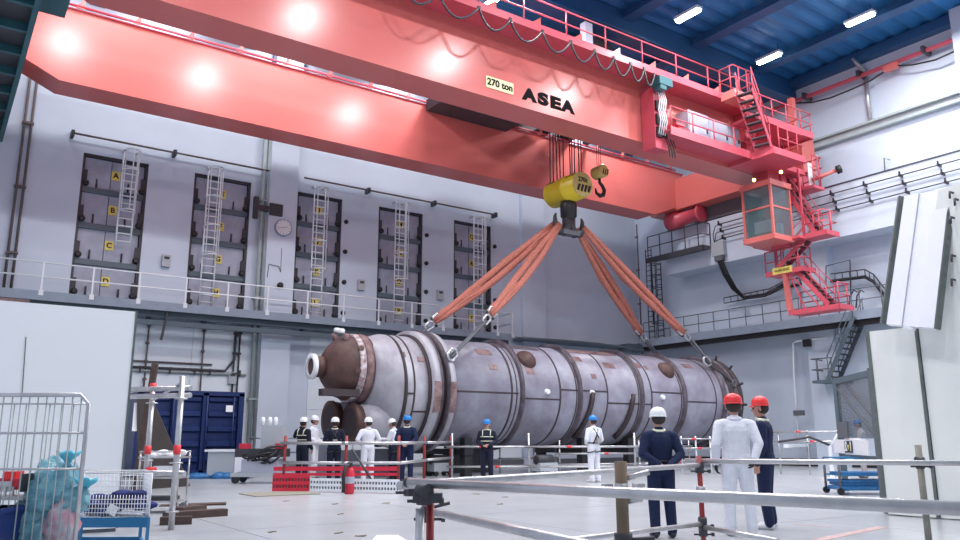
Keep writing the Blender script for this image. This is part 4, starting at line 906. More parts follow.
# ================================================================== SCAFFOLD FENCES AROUND THE VESSEL
def couple(par, p, r=.05, m='dark'):
    return MB().box(p, (r*2.6, r*2.6, r*2)).tube(V(p)+V((-r*2.2, 0, 0)), V(p)+V((r*2.2, 0, 0)), r*.45, n=6).build('coupler', m, par)
def tubefence(name, label, pts, zs, posts, pm, r=.03, over=.3, ptop=1.2, group=None, redmarks=True, rm='galv'):
    t = empty(name, (pts[0][0], pts[0][1], 0), label, 'fence', group)
    pts = [V((p[0], p[1], 0)) for p in pts]
    for f in posts:
        i = min(int(f), len(pts)-2); p = lerp(pts[i], pts[i+1], f-i)
        MB().tube(p, p+V((0, 0, ptop)), r, n=8).build('post', pm, t)
        for z in zs: couple(t, p+V((0, 0, z)), r*1.1)
    for i in range(len(pts)-1):
        d = (pts[i+1]-pts[i]).normalized()
        for k, z in enumerate(zs):
            o = d.cross(V((0, 0, 1)))*r*1.8
            MB().tube(pts[i]-d*over+V((0, 0, z))+o, pts[i+1]+d*over+V((0, 0, z))+o, r, n=8).build('rail', rm, t)
            if redmarks: 
                q = lerp(pts[i], pts[i+1], .35+.2*k)+V((0, 0, z))+o; MB().tube(q, q+d*.16, r*1.15, n=8).build('red_mark', 'redtape', t)
    return t
A_, B_, C_, E_ = gz(283, 488), gz(345, 489), gz(398, 489), gz(450, 478)
tubefence('barrier', 'scaffold barrier with red posts and perforated toe boards in front of the group', [A_, B_, C_, gz(424, 483), E_], (1.2, .68), (0, 1, 2, 3, 4), 'rpost', .042, .1, 1.4, redmarks=False)
# toe boards (perforated)
def perf(a, b, z0, z1, m, label, n):
    a = V(a); b = V(b); d = (b-a); L = d.length; d.normalize(); t = MB(); nrm = V((d.y, -d.x, 0))*.015
    h = z1-z0; step = L/n
    def q(s0, s1, zz0, zz1):
        p = [a+d*s0, a+d*s1]; t.hexa([p[0]-nrm+V((0, 0, zz0)), p[1]-nrm+V((0, 0, zz0)), p[1]+nrm+V((0, 0, zz0)), p[0]+nrm+V((0, 0, zz0)), p[0]-nrm+V((0, 0, zz1)), p[1]-nrm+V((0, 0, zz1)), p[1]+nrm+V((0, 0, zz1)), p[0]+nrm+V((0, 0, zz1))])
    for f0, f1 in ((0, .2), (.4, .6), (.8, 1)): q(0, L, z0+h*f0, z0+h*f1)
    for k in range(n+1):
        for f0, f1 in ((.2, .4), (.6, .8)): q(max(0, k*step-step*.2), min(L, k*step+step*.2), z0+h*f0, z0+h*f1)
    o = t.build('toe_board', m, None, origin=a); bk = MB(); nb = V((d.y, -d.x, 0)); nb = nb if nb.y > 0 else -nb
    bk.hexa([a+nb*.03+V((0, 0, z0+.01)), b+nb*.03+V((0, 0, z0+.01)), b+nb*.05+V((0, 0, z0+.01)), a+nb*.05+V((0, 0, z0+.01)), a+nb*.03+V((0, 0, z1-.01)), b+nb*.03+V((0, 0, z1-.01)), b+nb*.05+V((0, 0, z1-.01)), a+nb*.05+V((0, 0, z1-.01))]).build('hole_dark_strip', 'dgrey', o)  # dark strip added behind the board to darken its holes
    return tag(o, label, 'board')
g0, g1, g2_ = gz(272, 492), gz(309, 492), gz(399, 494)
perf(g0, g1, .02, .42, 'redboard', 'low red perforated board at the left corner of the barrier', 12)
perf(g1+V((.02, 0, 0)), g2_, .02, .34, 'wrail', 'long low white perforated board below the barrier', 30)
tag(MB().bar(gz(273, 485)+V((0, 0, .46)), gz(398, 485)+V((0, 0, .46)), .06, .12).bar(gz(273, 485)+V((0, 0, .3)), gz(398, 485)+V((0, 0, .3)), .06, .08).build('red_rail_board', 'redboard'), 'red plank edge lying behind the white perforated board', 'board')
MBx = MB().tube(gy(352, 449, 19.4), gy(374, 484, 18.9), .03); tag(MBx.build('diagonal_brace', 'dark'), 'dark diagonal brace in front of the plain white coverall worker', 'brace')
p = gz(349, 494); t = empty('fire_extinguisher', p, 'red fire extinguisher with black hose at the front barrier post', 'extinguisher')
MB().lathe(p, (0, 0, 1), [(0, .10), (.03, .12), (.50, .12), (.60, .08), (.66, .04)], 16).build('cylinder', 'redboard', t)
MB().box(p+V((0, 0, .70)), (.07, .14, .08)).build('valve', 'black', t); MB().lathe(p+V((0, 0, .25)), (0, 0, 1), [(0, .123), (.16, .123)], 16, cap=False).build('paper_label', 'lav', t)
MB().path([p+V((.0, -.05, .70)), p+V((-.16, -.1, .66)), p+V((-.22, -.12, .4)), p+V((-.2, -.1, .05))], .045, 6).build('hose', 'black', t)
# second row of fences
f2 = [gz(452, 479), gz(530, 479), gz(637, 479)]
tubefence('barrier', 'silver scaffold barrier passing behind the reflective jacket worker', f2, (1.05, .40), (0, .99, 1.99), 'galv', .035, .2, 1.5)
tubefence('barrier', 'silver double rail barrier behind, right of the harness worker', [gz(560, 474), gz(640, 473), gz(690, 470)], (1.0, .75, .35), (0, 1, 2), 'galv', .035, .2, 1.25)
tubefence('barrier', 'low white rail barrier between vessel and red helmets', [gz(683, 474), gz(712, 474), gz(742, 473)], (1.3, .95, .5), (0, .5, 1, 1.5, 2), 'wrail', .03, .1, 1.4)
tubefence('barrier', 'silver rail barrier close to the right wall pilaster', [gz(778, 474), gz(845, 476)], (1.55, 1.2), (0.05, .5, .95), 'galv', .03, .4, 1.6)
tubefence('barrier', 'silver rail barrier along the back wall behind the leftmost workers', [gz(250, 474), gz(300, 473), gz(352, 472)], (1.35, .8, .3), (0, 1, 2), 'boxgrey', .03, .1, 1.4, redmarks=False)
tubefence('barrier', 'silver rail barrier under the vessel end behind harness worker', [gz(500, 473), gz(556, 472)], (1.0, .55), (0, .6, 1), 'galv', .03, .1, 1.1)
for px in (421, 447):
    pass
t = empty('trolley_table', gz(468, 474), 'dark equipment box on the floor left of the reflective jacket worker', 'box')
p = gz(466, 474); MB().box(p+V((0, 0, .5)), (1.6, .8, .9)).build('housing', 'black', t); MB().box(p+V((0, -.2, 1.0)), (1.7, .9, .08)).build('lid', 'dgrey', t)
for k, (px, la) in enumerate(((440, 'small grey pump cart behind the barrier, left'), (545, 'small dark wheeled pump behind barrier in the middle'))):
    p = gz(px, 476); t = empty('pump_cart', p, la, 'cart'); MB().box(p+V((0, 0, .32)), (.8, .5, .3)).build('housing', 'boxgrey', t); MB().lathe(p+V((-.4, 0, .55)), (1, 0, 0), [(0, .15), (.02, .2), (.7, .2), (.75, .1)], 12).build('motor', 'dark', t)
    for x in (-.3, .3):
        for y in (-.22, .22): MB().lathe(p+V((x, y-.03, .09)), (0, 1, 0), [(0, .09), (.06, .09)], 10).build('wheel', 'black', t)
t = empty('work_bench', gz(330, 474), 'grey cabinets with equipment behind the dark vest worker', 'cabinet')
for k, (px, hh, w_) in enumerate(((316, 1.1, 1.1), (345, .9, 1.0), (382, .95, 1.2))): p = gz(px, 474.5); c = MB().box(p+V((0, 0, hh/2)), (w_, .7, hh)).build('cabinet_body', 'boxgrey', t); MB().box(p+V((0, -.37, hh/2)), (w_-.12, .04, hh-.14)).build('door', 'lav', c)
# ================================================================== LEFT MIDDLE: container, scaffold, carts
cx0, cx1 = 8.0-.6, gy(242, 440, 30.3).x
ct = empty('shipping_container', (9, 30.5, 0), 'dark blue ribbed steel container standing against the back wall', 'container')
zt = gy(230, 394, 30.3).z
MB().bb((cx0-1.2, 30.5, .12), (cx1, 32.6, zt)).build('body', 'blue', ct)
for x in (cx0-1.1, cx0+.1, cx0+1.2, cx1-.1): MB().bb((x-.1, 30.3, .1), (x+.1, 30.52, zt+.02)).build('corner_post', 'blue', ct)
for z in (.12, zt): MB().bb((cx0-1.2, 30.3, z-.08), (cx1, 30.52, z+.08)).build('frame_rail', 'blue', ct)
for k in range(5):
    z = .45+k*.55
    for x0, x1 in ((cx0-1.0, cx0-.05), (cx0+.25, cx0+1.05), (cx0+1.35, cx1-.25)): MB().prism([(x0, 30.5, z), (x0, 30.38, z+.06), (x0, 30.38, z+.2), (x0, 30.5, z+.26)], (x1-x0, 0, 0)).build('rib', 'blue', ct)
for x in (cx0+.05, cx0+1.25, cx1-.4): MB().tube((x, 30.25, .15), (x, 30.25, zt-.1), .03, n=6).build('locking_bar', 'blue', ct)
MB().box((cx1-.55, 30.28, zt-.55), (.28, .02, .24)).build('white_label', 'paper', ct)
# brown leaning plates
rp = [gz(190, 486), gz(137, 490)]
t = MB().prism([rp[0], rp[1], gy(137, 398, rp[1].y-.1), gy(152, 398, rp[1].y-.1)], (.1, .35, 0)).build('steel_plate', 'ramp', None)
tag(t, 'tall brown triangular steel plate leaning behind the scaffold frame', 'plate')
t = MB().bar(gz(133, 500), gz(139, 500)+V((.1, 0, 3.0)), .25, .12).build('timber_board', 'wood', None); tag(t, 'reddish brown upright board beside the white partition edge', 'board')
p = gy(143, 417, rp[1].y+.0); t = MB().box(p, (.5, .05, .75)).build('paper_notice', 'paper', None); tag(t, 'white sheet hanging between the brown board and scaffold', 'sheet')
# scaffold frame with red bands
sf = empty('scaffold_frame', gz(165, 525), 'silver scaffold frame with red bands beside the white partition', 'scaffold')
q0, q1 = gz(142, 520), gz(171, 530)
for q, pyt in ((q0, 386), (q1, 376)):
    r = ray(q0[0], 0); d = math.hypot(q.x, q.y); px = 150 if q is q0 else 181; rr = ray(px, pyt); zt2 = HC+rr.z/math.hypot(rr.x, rr.y)*d
    MB().tube(q, q+V((0, 0, zt2)), .045, n=10).build('upright', 'galv', sf)
    for z in (1.3+(438-447)/790*d, 1.3+(438-392)/790*d*1.02)[:2 if q is q0 else 1]: MB().tube(q+V((0, 0, z-.07)), q+V((0, 0, z+.07)), .055, n=10).build('red_band', 'redtape', sf)
    for z in (.25, .95, 1.9): MB().lathe(q+V((0, 0, z)), (0, 0, 1), [(0, .1), (.02, .1)], 10).build('rosette', 'galv', sf)
for z, e in ((2.08, 0), (1.97, 0), (.8, 0)):
    MB().tube(q0+V((-.9, -.25, z)), q1+V((.15, .05, z)), .04, n=8).build('ledger', 'galv', sf)
MB().tube(q0+V((0, 0, .8)), q0+V((.1, .03, .8))+(q1-q0)*.1, .055, n=8).build('red_band', 'redtape', sf)
MB().bar(q0+V((0, 0, 1.95)), q1+V((0, 0, 2.15)), .05, .02).build('diagonal', 'galv', sf)
# instrument trolley
tt = empty('instrument_trolley', gz(162, 515), 'steel shelf trolley with papers on top and box below', 'trolley')
tc_ = gz(161, 512); ax = V((cy, -sy, 0)); ay = V((sy, cy, 0))
def loc2(o, a, b_, z): return V(o)+ax*a+ay*b_+V((0, 0, z))
def sbox(mb, o, a, b_, z, d): return mb.box(loc2(o, a, b_, z), d, Rz(-YAW))
for a in (-.36, .36):
    for b_ in (-.25, .25): MB().tube(loc2(tc_, a, b_, .12), loc2(tc_, a, b_, 1.1), .018, n=6).build('leg', 'galv', tt)
for z in (.2, .62, .98): sbox(MB(), tc_, 0, 0, z, (.78, .54, .03)).build('shelf', 'galv', tt)
MB().path([loc2(tc_, -.38, -.26, 1.08), loc2(tc_, .38, -.26, 1.08), loc2(tc_, .38, .26, 1.08), loc2(tc_, -.38, .26, 1.08)], .015, 6, True).build('guard_rail', 'galv', tt)
for a in (-.33, .33):
    for b_ in (-.22, .22): MB().lathe(loc2(tc_, a, b_-.02, .08), ay, [(0, .08), (.04, .08)], 12).build('castor', 'boxgrey', tt)
tag(sbox(MB(), tc_, .05, -.05, .74, (.36, .3, .17)).build('storage_box', 'white', None), 'white box on the middle shelf of the steel trolley', 'box')
for a, b_, la in ((-.15, 0, 'crumpled white cloth on the left of the trolley top'), (.2, -.05, 'white folded cloth on the right of the trolley top')):
    mb = MB()
    for k in range(3): mb.ball(loc2(tc_, a+.07*k-.05, b_+.03*k, 1.02+.02*k), (.11, .09, .06), 9, 5)
    tag(mb.build('cloth', 'paper', None), la, 'cloth')
tag(sbox(MB(), tc_, -.03, .02, .25, (.55, .4, .06)).build('tray', 'dark', None), 'dark tray on the lowest shelf of the steel trolley', 'tray')
# timbers on the floor
for a, b_, w_, la in (((165, 516), (225, 512), .22, 'long dark timber on the floor right of the scaffold, front piece'), ((176, 511), (200, 508), .3, 'short reddish timber on the floor behind the long one'), ((160, 521), (192, 520), .16, 'thin dark timber under the scaffold upright')):
    A, B = gz(*a, .06), gz(*b_, .06); tag(MB().bar(A, B, w_, .12).build('timber', 'wood', None), la, 'timber', 'timbers on the floor')
tag(MB().bar(gz(160, 506), gz(160, 506)+V((1.2, -.4, .02)), .4, .04).build('loose_plank', 'wood', None), 'flat brown plank behind the steel trolley', 'plank')
# machinery cart left of the red board
mc = empty('equipment_cart', gz(262, 483), 'low cart piled with hoses, pumps and red gear behind left barrier', 'cart')
o = gz(262, 483)
sbox(MB(), o, 0, 0, .25, (1.7, .9, .1)).build('platform', 'boxgrey', mc); sbox(MB(), o, 0, -.05, .5, (1.1, .7, .42)).build('housing', 'lav', mc)
sbox(MB(), o, .25, .2, 1.35, (.7, .5, .75)).build('control_box', 'boxgrey', mc); sbox(MB(), o, -.05, .1, .9, (1.5, .8, .25)).build('pump_deck', 'dark', mc)
for a in (-.7, .7):
    for b_ in (-.4, .4): MB().lathe(loc2(o, a, b_-.03, .12), ay, [(0, .12), (.06, .12)], 12).build('wheel', 'black', mc)
random.seed(4)
for k in range(6):
    ra, rb, rc_, rd2 = random.uniform(.18, .5), random.uniform(.06, .3), random.uniform(-.5, .5), random.uniform(0, 3)
    MB().path([loc2(o, rc_+ra*math.cos(a), -.42+.08*math.sin(a*2+rd2), .72+rb*math.sin(a+rd2)+.1*k/3) for a in [2*PI*i/12 for i in range(9+k % 3)]], .035, 6).build('hose', 'black', mc)
for a in (-.55, .55): sbox(MB(), o, a, -.1, 1.1, (.3, .3, .16)).build('red_bracket', 'redboard', mc)
for a in (-.1, .12, .3): MB().lathe(loc2(o, a, .1, 1.72), (0, 0, 1), [(0, .07), (.2, .07), (.26, .04)], 10).build('gauge_pot', 'white', mc)
t = empty('small_cabinet', gz(229, 478), 'pale grey desk cabinet in front of the blue container', 'cabinet')
o = gz(229, 478); sbox(MB(), o, 0, 0, .5, (1.3, .8, .8)).build('housing', 'boxgrey', t); sbox(MB(), o, .1, 0, .93, (1.7, .95, .07)).build('top', 'white', t); sbox(MB(), o, .55, -.3, .45, (.5, .3, .6)).build('drawer_unit', 'white', t)
mb = MB(); random.seed(3)
for k in range(9): mb.ball(gz(200+5*k, 478.5)+V((random.uniform(-.2, .2), random.uniform(-.3, .3), .06)), (.32, .26, .12+.06*random.random()), 9, 5)
tag(mb.build('tarpaulin', 'sheet', None), 'crumpled blue tarpaulin on the floor before the container', 'tarpaulin')
tag(MB().bb(gz(256, 497)-V((0, 0, .0)), gz(256, 497)+V((1.6, 1.2, .02))).build('floor_grate', 'grate', None), 'thin olive mat on the floor left of the white board', 'mat')

# ================================================================== NEAR LEFT: partition, roll cage, bags, basket cart
PB = 12.85
pt = empty('white_partition', (0, PB, 0), 'large plain white partition wall standing at the left', 'partition')
MB().bb((-1.6, PB, .05), (2.49, PB+.12, 3.22)).build('panel', 'board', pt); MB().bb((2.49, PB-.01, .05), (2.52, PB+.13, 3.23)).build('edge_trim', 'edge', pt)
MB().bb((-1.6, PB+.02, 0), (2.49, PB+.1, .05)).build('foot', 'dgrey', pt)
a, b_ = gy(26, 337, PB), gy(22, 395, PB); MB().bar(a+V((0, -.005, 0)), b_+V((0, -.005, 0)), .012, .01).build('scratch', 'edge', pt)
def atd(px, py, d):   # point at depth d along the view axis
    return CAM+ray(px, py)*d
DC = 7.0; rc = empty('roll_cage', (atd(40, 540, DC).x, atd(40, 540, DC).y, 0), 'tall chrome wire roll cage holding bags at the left edge', 'roll cage')
def cp2(px, py, d=DC): return atd(px, py, d)
pR = cp2(82, 470); pL = pR-ax*1.05; zT = cp2(60, 394).z
MB().path([V((pL.x, pL.y, .1)), V((pL.x, pL.y, zT-.08)), V((pL.x, pL.y, zT))+ax*.08, V((pR.x, pR.y, zT))-ax*.08, V((pR.x, pR.y, zT-.08)), V((pR.x, pR.y, .1))], .020, 8).build('frame', 'galv', rc)
zz = [cp2(60, 433).z, cp2(60, 469).z, .35]
for z in zz: MB().tube(V((pL.x, pL.y, z)), V((pR.x, pR.y, z)), .012, n=6).build('cross_bar', 'galv', rc)
for k in range(13): 
    q = lerp(pL, pR, (k+.6)/13.5); MB().tube(V((q.x, q.y, .2)), V((q.x, q.y, zT-.02)), .006, n=5).build('wire', 'galvp', rc)
hv = ray(76, 470); hv = V((hv.x, hv.y, 0)).normalized(); bk_ = hv*.75
MB().path([V((pR.x, pR.y, .1))+bk_, V((pR.x, pR.y, zT-.05))+bk_, V((pL.x, pL.y, zT-.05))+bk_, V((pL.x, pL.y, .1))+bk_], .018, 8).build('rear_frame', 'galv', rc)
for k in range(8): q = lerp(pL, pR, (k+.8)/9)+bk_; MB().tube(V((q.x, q.y, .2)), V((q.x, q.y, zT-.05)), .006, n=5).build('wire', 'galvp', rc)
MB().hexa([V((pL.x, pL.y, .15)), V((pR.x, pR.y, .15)), V((pR.x, pR.y, .15))+bk_, V((pL.x, pL.y, .15))+bk_]+[V((pL.x, pL.y, .18)), V((pR.x, pR.y, .18)), V((pR.x, pR.y, .18))+bk_, V((pL.x, pL.y, .18))+bk_]).build('base', 'galv', rc)
for q in (pL, pR, pL+bk_, pR+bk_): MB().lathe(V((q.x, q.y, .06))-ay*.02, ay, [(0, .06), (.04, .06)], 10).build('castor', 'black', rc)
def bag(px, py, d, rx, rz, m, label, knot=None, zmin=.2, seed=1):
    """crumpled plastic sack, gathered at its knot"""
    c = atd(px, py, d); rnd = random.Random(seed); t = empty('plastic_bag', (c.x, c.y, c.z-rz), label, 'bag', 'laundry bags in the roll cage')
    bm = bmesh.new(); bmesh.ops.create_icosphere(bm, subdivisions=4, radius=1)
    from mathutils import noise
    for v in bm.verts:
        n = v.co.normalized(); k = 1+.22*noise.noise(n*1.9+V((seed, 0, 0)))+.16*noise.noise(n*4.5+V((0, seed, 0)))-.16*abs(noise.noise(n*8+V((0, 0, seed))))
        z = n.z; pinch = 1-.2*max(0, z)**2
        v.co = V((n.x*rx*k*pinch, n.y*rx*.85*k*pinch, z*rz*k if z > -.6 else -.6*rz*k))
    me = bpy.data.meshes.new('sack'); bm.to_mesh(me); bm.free(); me.polygons.foreach_set('use_smooth', [True]*len(me.polygons)); me.materials.append(M[m])
    ob = bpy.data.objects.new('sack', me); COL.objects.link(ob); ob.parent = t; ob.location = V((0, 0, rz))
    if knot:
        k0 = atd(*knot, d-.05); mb = MB(); fl_ = []
        for j in range(9):
            a = 2*PI*j/9; fl_.append(k0+ax*(.10+.03*rnd.random())*math.cos(a)+V((0, 0, .05+.035*math.sin(a)+.02*rnd.random())))
        nn = 18; vv = []
        for j_, (hz_, rr_2) in enumerate(((-.02, .015), (.02, .045), (.05, .085), (.085, .10), (.06, .06), (.02, .02))):
            for i_ in range(nn): a = 2*PI*i_/nn; q_ = 1+.13*math.sin(a*5+j_*.5)+.10*rnd.random(); vv.append(k0+ax*rr_2*q_*math.cos(a)+ay*rr_2*.6*q_*math.sin(a)+V((0, 0, hz_+.012*math.sin(a*4))))
        mb.add(vv, [(j_*nn+i_, j_*nn+(i_+1) % nn, (j_+1)*nn+(i_+1) % nn, (j_+1)*nn+i_) for j_ in range(5) for i_ in range(nn)], True); mb.build('knot_frill', 'frill', t)
        MB().lathe(k0+V((0, 0, -.06)), (0, 0, 1), [(0, .05), (.04, .022), (.07, .035)], 10).build('neck', m, t)
    return t
bag(55, 497, 7.35, .26, .36, 'bag', 'big teal plastic bag at the back of the roll cage', (68, 461), seed=2)
bag(33, 525, 7.25, .24, .25, 'bag', 'sagging teal bag low in the roll cage beside the blue bin', None, seed=5)
bag(61, 524, 7.2, .145, .25, 'pink', 'clear bag of pink laundry at the front of the cage', None, seed=8)
bag(72, 500, 7.3, .15, .16, 'bag', 'small teal bag knotted beside the cage post', (85, 488), seed=11)
# red device on a shelf inside
rd_ = atd(15, 489, 7.3); t = empty('hand_tool', rd_, 'red and grey hand machine on the cage shelf above blue bin', 'tool')
sbox(MB(), rd_, 0, 0, .05, (.22, .25, .10)).build('housing', 'redboard', t); sbox(MB(), rd_, -.03, 0, .13, (.12, .14, .06)).build('grip', 'rhelm', t); sbox(MB(), rd_, -.02, -.13, .03, (.12, .02, .09)).build('face_plate', 'galv', t); sbox(MB(), rd_, .12, 0, .06, (.03, .26, .16)).build('side_guard', 'dark', t)
for a in (-.07, .0, .07): sbox(MB(), rd_, a, -.15, -.03, (.015, .02, .12)).build('prong', 'galv', t)
tag(sbox(MB(), rd_, -.02, .05, -.07, (.42, .5, .03)).build('wire_shelf', 'galv', rc), None)
bb_ = atd(-7, 525, 6.9); t = empty('blue_bin', bb_, 'dark blue plastic bin at the bottom left corner', 'bin')
mb = MB(); c0 = V((bb_.x, bb_.y, 0)); zt3 = atd(5, 507, 6.9).z
def rect(o, w_, d_, z): return [loc2(o, -w_, -d_, z), loc2(o, w_, -d_, z), loc2(o, w_, d_, z), loc2(o, -w_, d_, z)]
mb.hexa(rect(c0, .12, .15, .2)+rect(c0, .16, .2, zt3)); mb.build('tub', 'bin', t)
MB().hexa(rect(c0, .175, .215, zt3-.04)+rect(c0, .175, .215, zt3)).build('rim', 'bin', t)
# white wire basket on blue frame
DB = 8.3; bR = atd(150, 500, DB); bL = atd(84, 500, DB); z1 = atd(120, 473, DB).z; z0 = atd(120, 517, DB).z
bk3 = atd(143, 500, 8.9)-bR; bk3.z = 0; bc = empty('basket_cart', (bL.x, bL.y, 0), 'white wire basket on a blue frame holding folded blue clothes', 'cart')
def V3(p, z, off=V((0, 0, 0))): return V((p.x, p.y, z))+off
cor = [(bL, V()), (bR, V()), (bR, bk3), (bL, bk3)]
for z, r in ((z1, .012), (z0, .010)): MB().path([V3(p, z, V(o)) for p, o in cor], r, 6, True).build('rim', 'white', bc)
for p, o in cor: MB().tube(V3(p, z0, V(o)), V3(p, z1, V(o)), .009, n=6).build('corner_wire', 'white', bc)
def grid(a, b_, n, mm, zb, zt_, nm):
    mb = MB()
    for k in range(1, n): q = lerp(a, b_, k/n); mb.tube(V((q.x, q.y, zb)), V((q.x, q.y, zt_)), .0035, n=4)
    for k in range(1, mm): z = zb+(zt_-zb)*k/mm; mb.tube(V((a.x, a.y, z)), V((b_.x, b_.y, z)), .0035, n=4)
    tag(mb.build(nm, 'white', bc), kind='stuff')
grid(bL, bR, 22, 5, z0, z0+(z1-z0)*.5, 'front_mesh'); grid(bR, bR+bk3, 12, 10, z0, z1, 'side_mesh'); grid(bL+bk3, bR+bk3, 16, 8, z0, z1, 'rear_mesh')
for z, hh in ((z0-.05, .1), (.22, .04)): 
    for (a, oa), (b_, ob_) in zip(cor, cor[1:]+cor[:1]): MB().bar(V3(a, z, V(oa)), V3(b_, z, V(ob_)), .03, hh).build('frame_bar', 'bframe', bc)
for p, o in cor: MB().bar(V3(p, .1, V(o)), V3(p, z0, V(o)), .03, .03).build('leg', 'bframe', bc); MB().lathe(V3(p, .05, V(o))-ay*.02, ay, [(0, .05), (.04, .05)], 10).build('castor', 'black', bc)
MB().hexa([V3(p, z0-.02, V(o)) for p, o in cor]+[V3(p, z0-.005, V(o)) for p, o in cor]).build('basket_floor', 'white', bc)
random.seed(5)
for k in range(7):
    f = .10+.13*k; q = lerp(bL, bR, f)+bk3*(.35+.2*(k % 2)); mb = MB()
    for j in range(4): mb.ball(V((q.x, q.y, z0+.05+.06*(j % 3)+(.05 if k > 3 else 0)))+ax*random.uniform(-.05, .05)+ay*random.uniform(-.08, .08), (.085, .13, .045), 10, 6, Rz(random.uniform(0, 3)))
    tag(mb.build('folded_garment', 'cloth', None), 'crumpled navy garment in the wire basket, %s' % ['leftmost', 'second from left', 'left of the white tag', 'behind the white tag', 'right of the white tag', 'second from right', 'rightmost'][k], 'garment', 'navy garments in the wire basket')
q = lerp(bL, bR, .45)+bk3*.1; tag(MB().box(V((q.x, q.y, z0+.07)), (.1, .02, .1), Matrix.Rotation(.5, 3, 'Y')).build('paper_tag', 'paper', None), 'small white tag among the blue garments in basket', 'tag')

# ================================================================== RIGHT: wire gate, cart, big panels
G0, G1 = gz(846, 491), gz(885, 499); gt = empty('wire_gate', (G0.x, G0.y, 0), 'grey framed wire mesh gate with white number board', 'gate')
hz = 2.82
MB().bar(V3(G0, 0), V3(G0, hz), .14, .1).build('frame_post', 'steeldk', gt); MB().bar(V3(G1, 0), V3(G1, hz+.05), .1, .16).build('frame_post', 'dgrey', gt); MB().bar(V3(G1, 0)+V((.10, -.16, 0)), V3(G1, hz+.08)+V((.10, -.16, 0)), .12, .1).build('frame_post', 'edge', gt)
MB().bar(V3(G0, hz-.06), V3(G1, hz-.06), .08, .14).build('frame_bar', 'steeldk', gt); MB().bar(V3(G0, .86), V3(G1, .86), .06, .1).build('frame_bar', 'steeldk', gt)
for fx in (.08, .92): 
    for k in range(5): q = lerp(G1, G1+V((.25, -.3, 0)), .5); 
MB().bar(V3(G0, hz-.2), V3(lerp(G0, G1, .95), 1.35), .05, .05).build('brace', 'dgrey', gt); MB().bar(V3(lerp(G0, G1, .3), hz-.2), V3(G1, 1.7), .05, .05).build('brace', 'dgrey', gt)
mb = MB(); gd = (G1-G0)
for k in range(1, 26): q = G0+gd*k/26; mb.tube(V3(q, 1.3), V3(q, hz-.1), .004, n=4)
for k in range(1, 22): z = 1.3+(hz-1.4)*k/22; mb.tube(V3(G0, z), V3(G1, z), .004, n=4)
tag(mb.build('wire_mesh', 'dgrey', gt), kind='stuff')
MB().hexa([V3(G0, 1.3)+V((.02, .02, 0)), V3(G1, 1.3)+V((.02, .02, 0)), V3(G1, 1.3)+V((.03, .03, 0)), V3(G0, 1.3)+V((.03, .03, 0)), V3(G0, hz-.1)+V((.02, .02, 0)), V3(G1, hz-.1)+V((.02, .02, 0)), V3(G1, hz-.1)+V((.03, .03, 0)), V3(G0, hz-.1)+V((.03, .03, 0))]).build('screen', 'mesh', gt)
gn = V((gd.y, -gd.x, 0)).normalized(); gdn = V((gd.x, gd.y, 0)).normalized()
if gn.dot(V((-G0.x, -G0.y, 0))) < 0: gn = -gn
sa, sb_ = G0+gdn*-.05+gn*.15, G0+gd*.92+gn*.15
bd_ = MB().hexa([V3(sa, .95), V3(sb_, .92), V3(sb_, .92)+gn*.03, V3(sa, .95)+gn*.03, V3(sa, 1.28), V3(sb_, 1.26), V3(sb_, 1.26)+gn*.03, V3(sa, 1.28)+gn*.03]).build('number_board', 'white', gt)
sc_ = lerp(sa, sb_, .48)+gn*.04
xd = gdn if gdn.dot(RT) > 0 else -gdn
MB().hexa([V3(sc_-xd*.3, .97), V3(sc_+xd*.3, .96), V3(sc_+xd*.3, .96)+gn*.006, V3(sc_-xd*.3, .97)+gn*.006, V3(sc_-xd*.3, 1.25), V3(sc_+xd*.3, 1.24), V3(sc_+xd*.3, 1.24)+gn*.006, V3(sc_-xd*.3, 1.25)+gn*.006]).build('number_plate', 'black', bd_)
text('1', .30, V3(sc_+gn*.012-xd*.19, 1.105), xd, (0, 0, 1), 'white', bd_, bold=.012); text('2', .30, V3(sc_+gn*.012+xd*.17, 1.105), xd, (0, 0, 1), 'white', bd_, bold=.012); text('v', .24, V3(sc_+gn*.012, 1.105), xd, (0, 0, 1), 'lab', bd_, bold=.01)
MB().hexa([V3(G0+gd*.02, 1.32)+gn*.06, V3(G0+gd*.33, 1.32)+gn*.06, V3(G0+gd*.33, 1.32)+gn*.1, V3(G0+gd*.02, 1.32)+gn*.1, V3(G0+gd*.02, 1.72)+gn*.06, V3(G0+gd*.33, 1.72)+gn*.06, V3(G0+gd*.33, 1.72)+gn*.1, V3(G0+gd*.02, 1.72)+gn*.1]).build('lock_box', 'dgrey', gt)
# cart with blue sheets in the gate
wc = empty('sheet_cart', gz(866, 494), 'wire cart stacked with bright blue sheets inside the gate', 'cart')
o = gz(863, 494)
for a in (-.7, .7):
    for b_ in (-.4, .4): MB().tube(loc2(o, a, b_, .1), loc2(o, a, b_, .85), .03, n=6).build('post', 'dgrey', wc); MB().lathe(loc2(o, a, b_-.03, .08), ay, [(0, .08), (.06, .08)], 10).build('castor', 'black', wc)
for z in (.12, .45, .85): MB().path([loc2(o, -.7, -.4, z), loc2(o, .7, -.4, z), loc2(o, .7, .4, z), loc2(o, -.7, .4, z)], .02, 6, True).build('shelf_frame', 'bframe', wc)
for z, n in ((.17, 3), (.49, 1)):
    for k in range(n): tag(sbox(MB(), o, random.uniform(-.08, .08), random.uniform(-.1, .05), z+.07*k, (1.25, .75, .06)).build('folded_sheet', 'sheet', None), 'bright blue folded sheet, %s of the wire cart behind the gate' % (['bottom of the low stack', 'middle of the low stack', 'topmost of the low stack'][k] if n == 3 else 'alone on the middle shelf'), 'sheet', 'blue sheets in the wire cart')
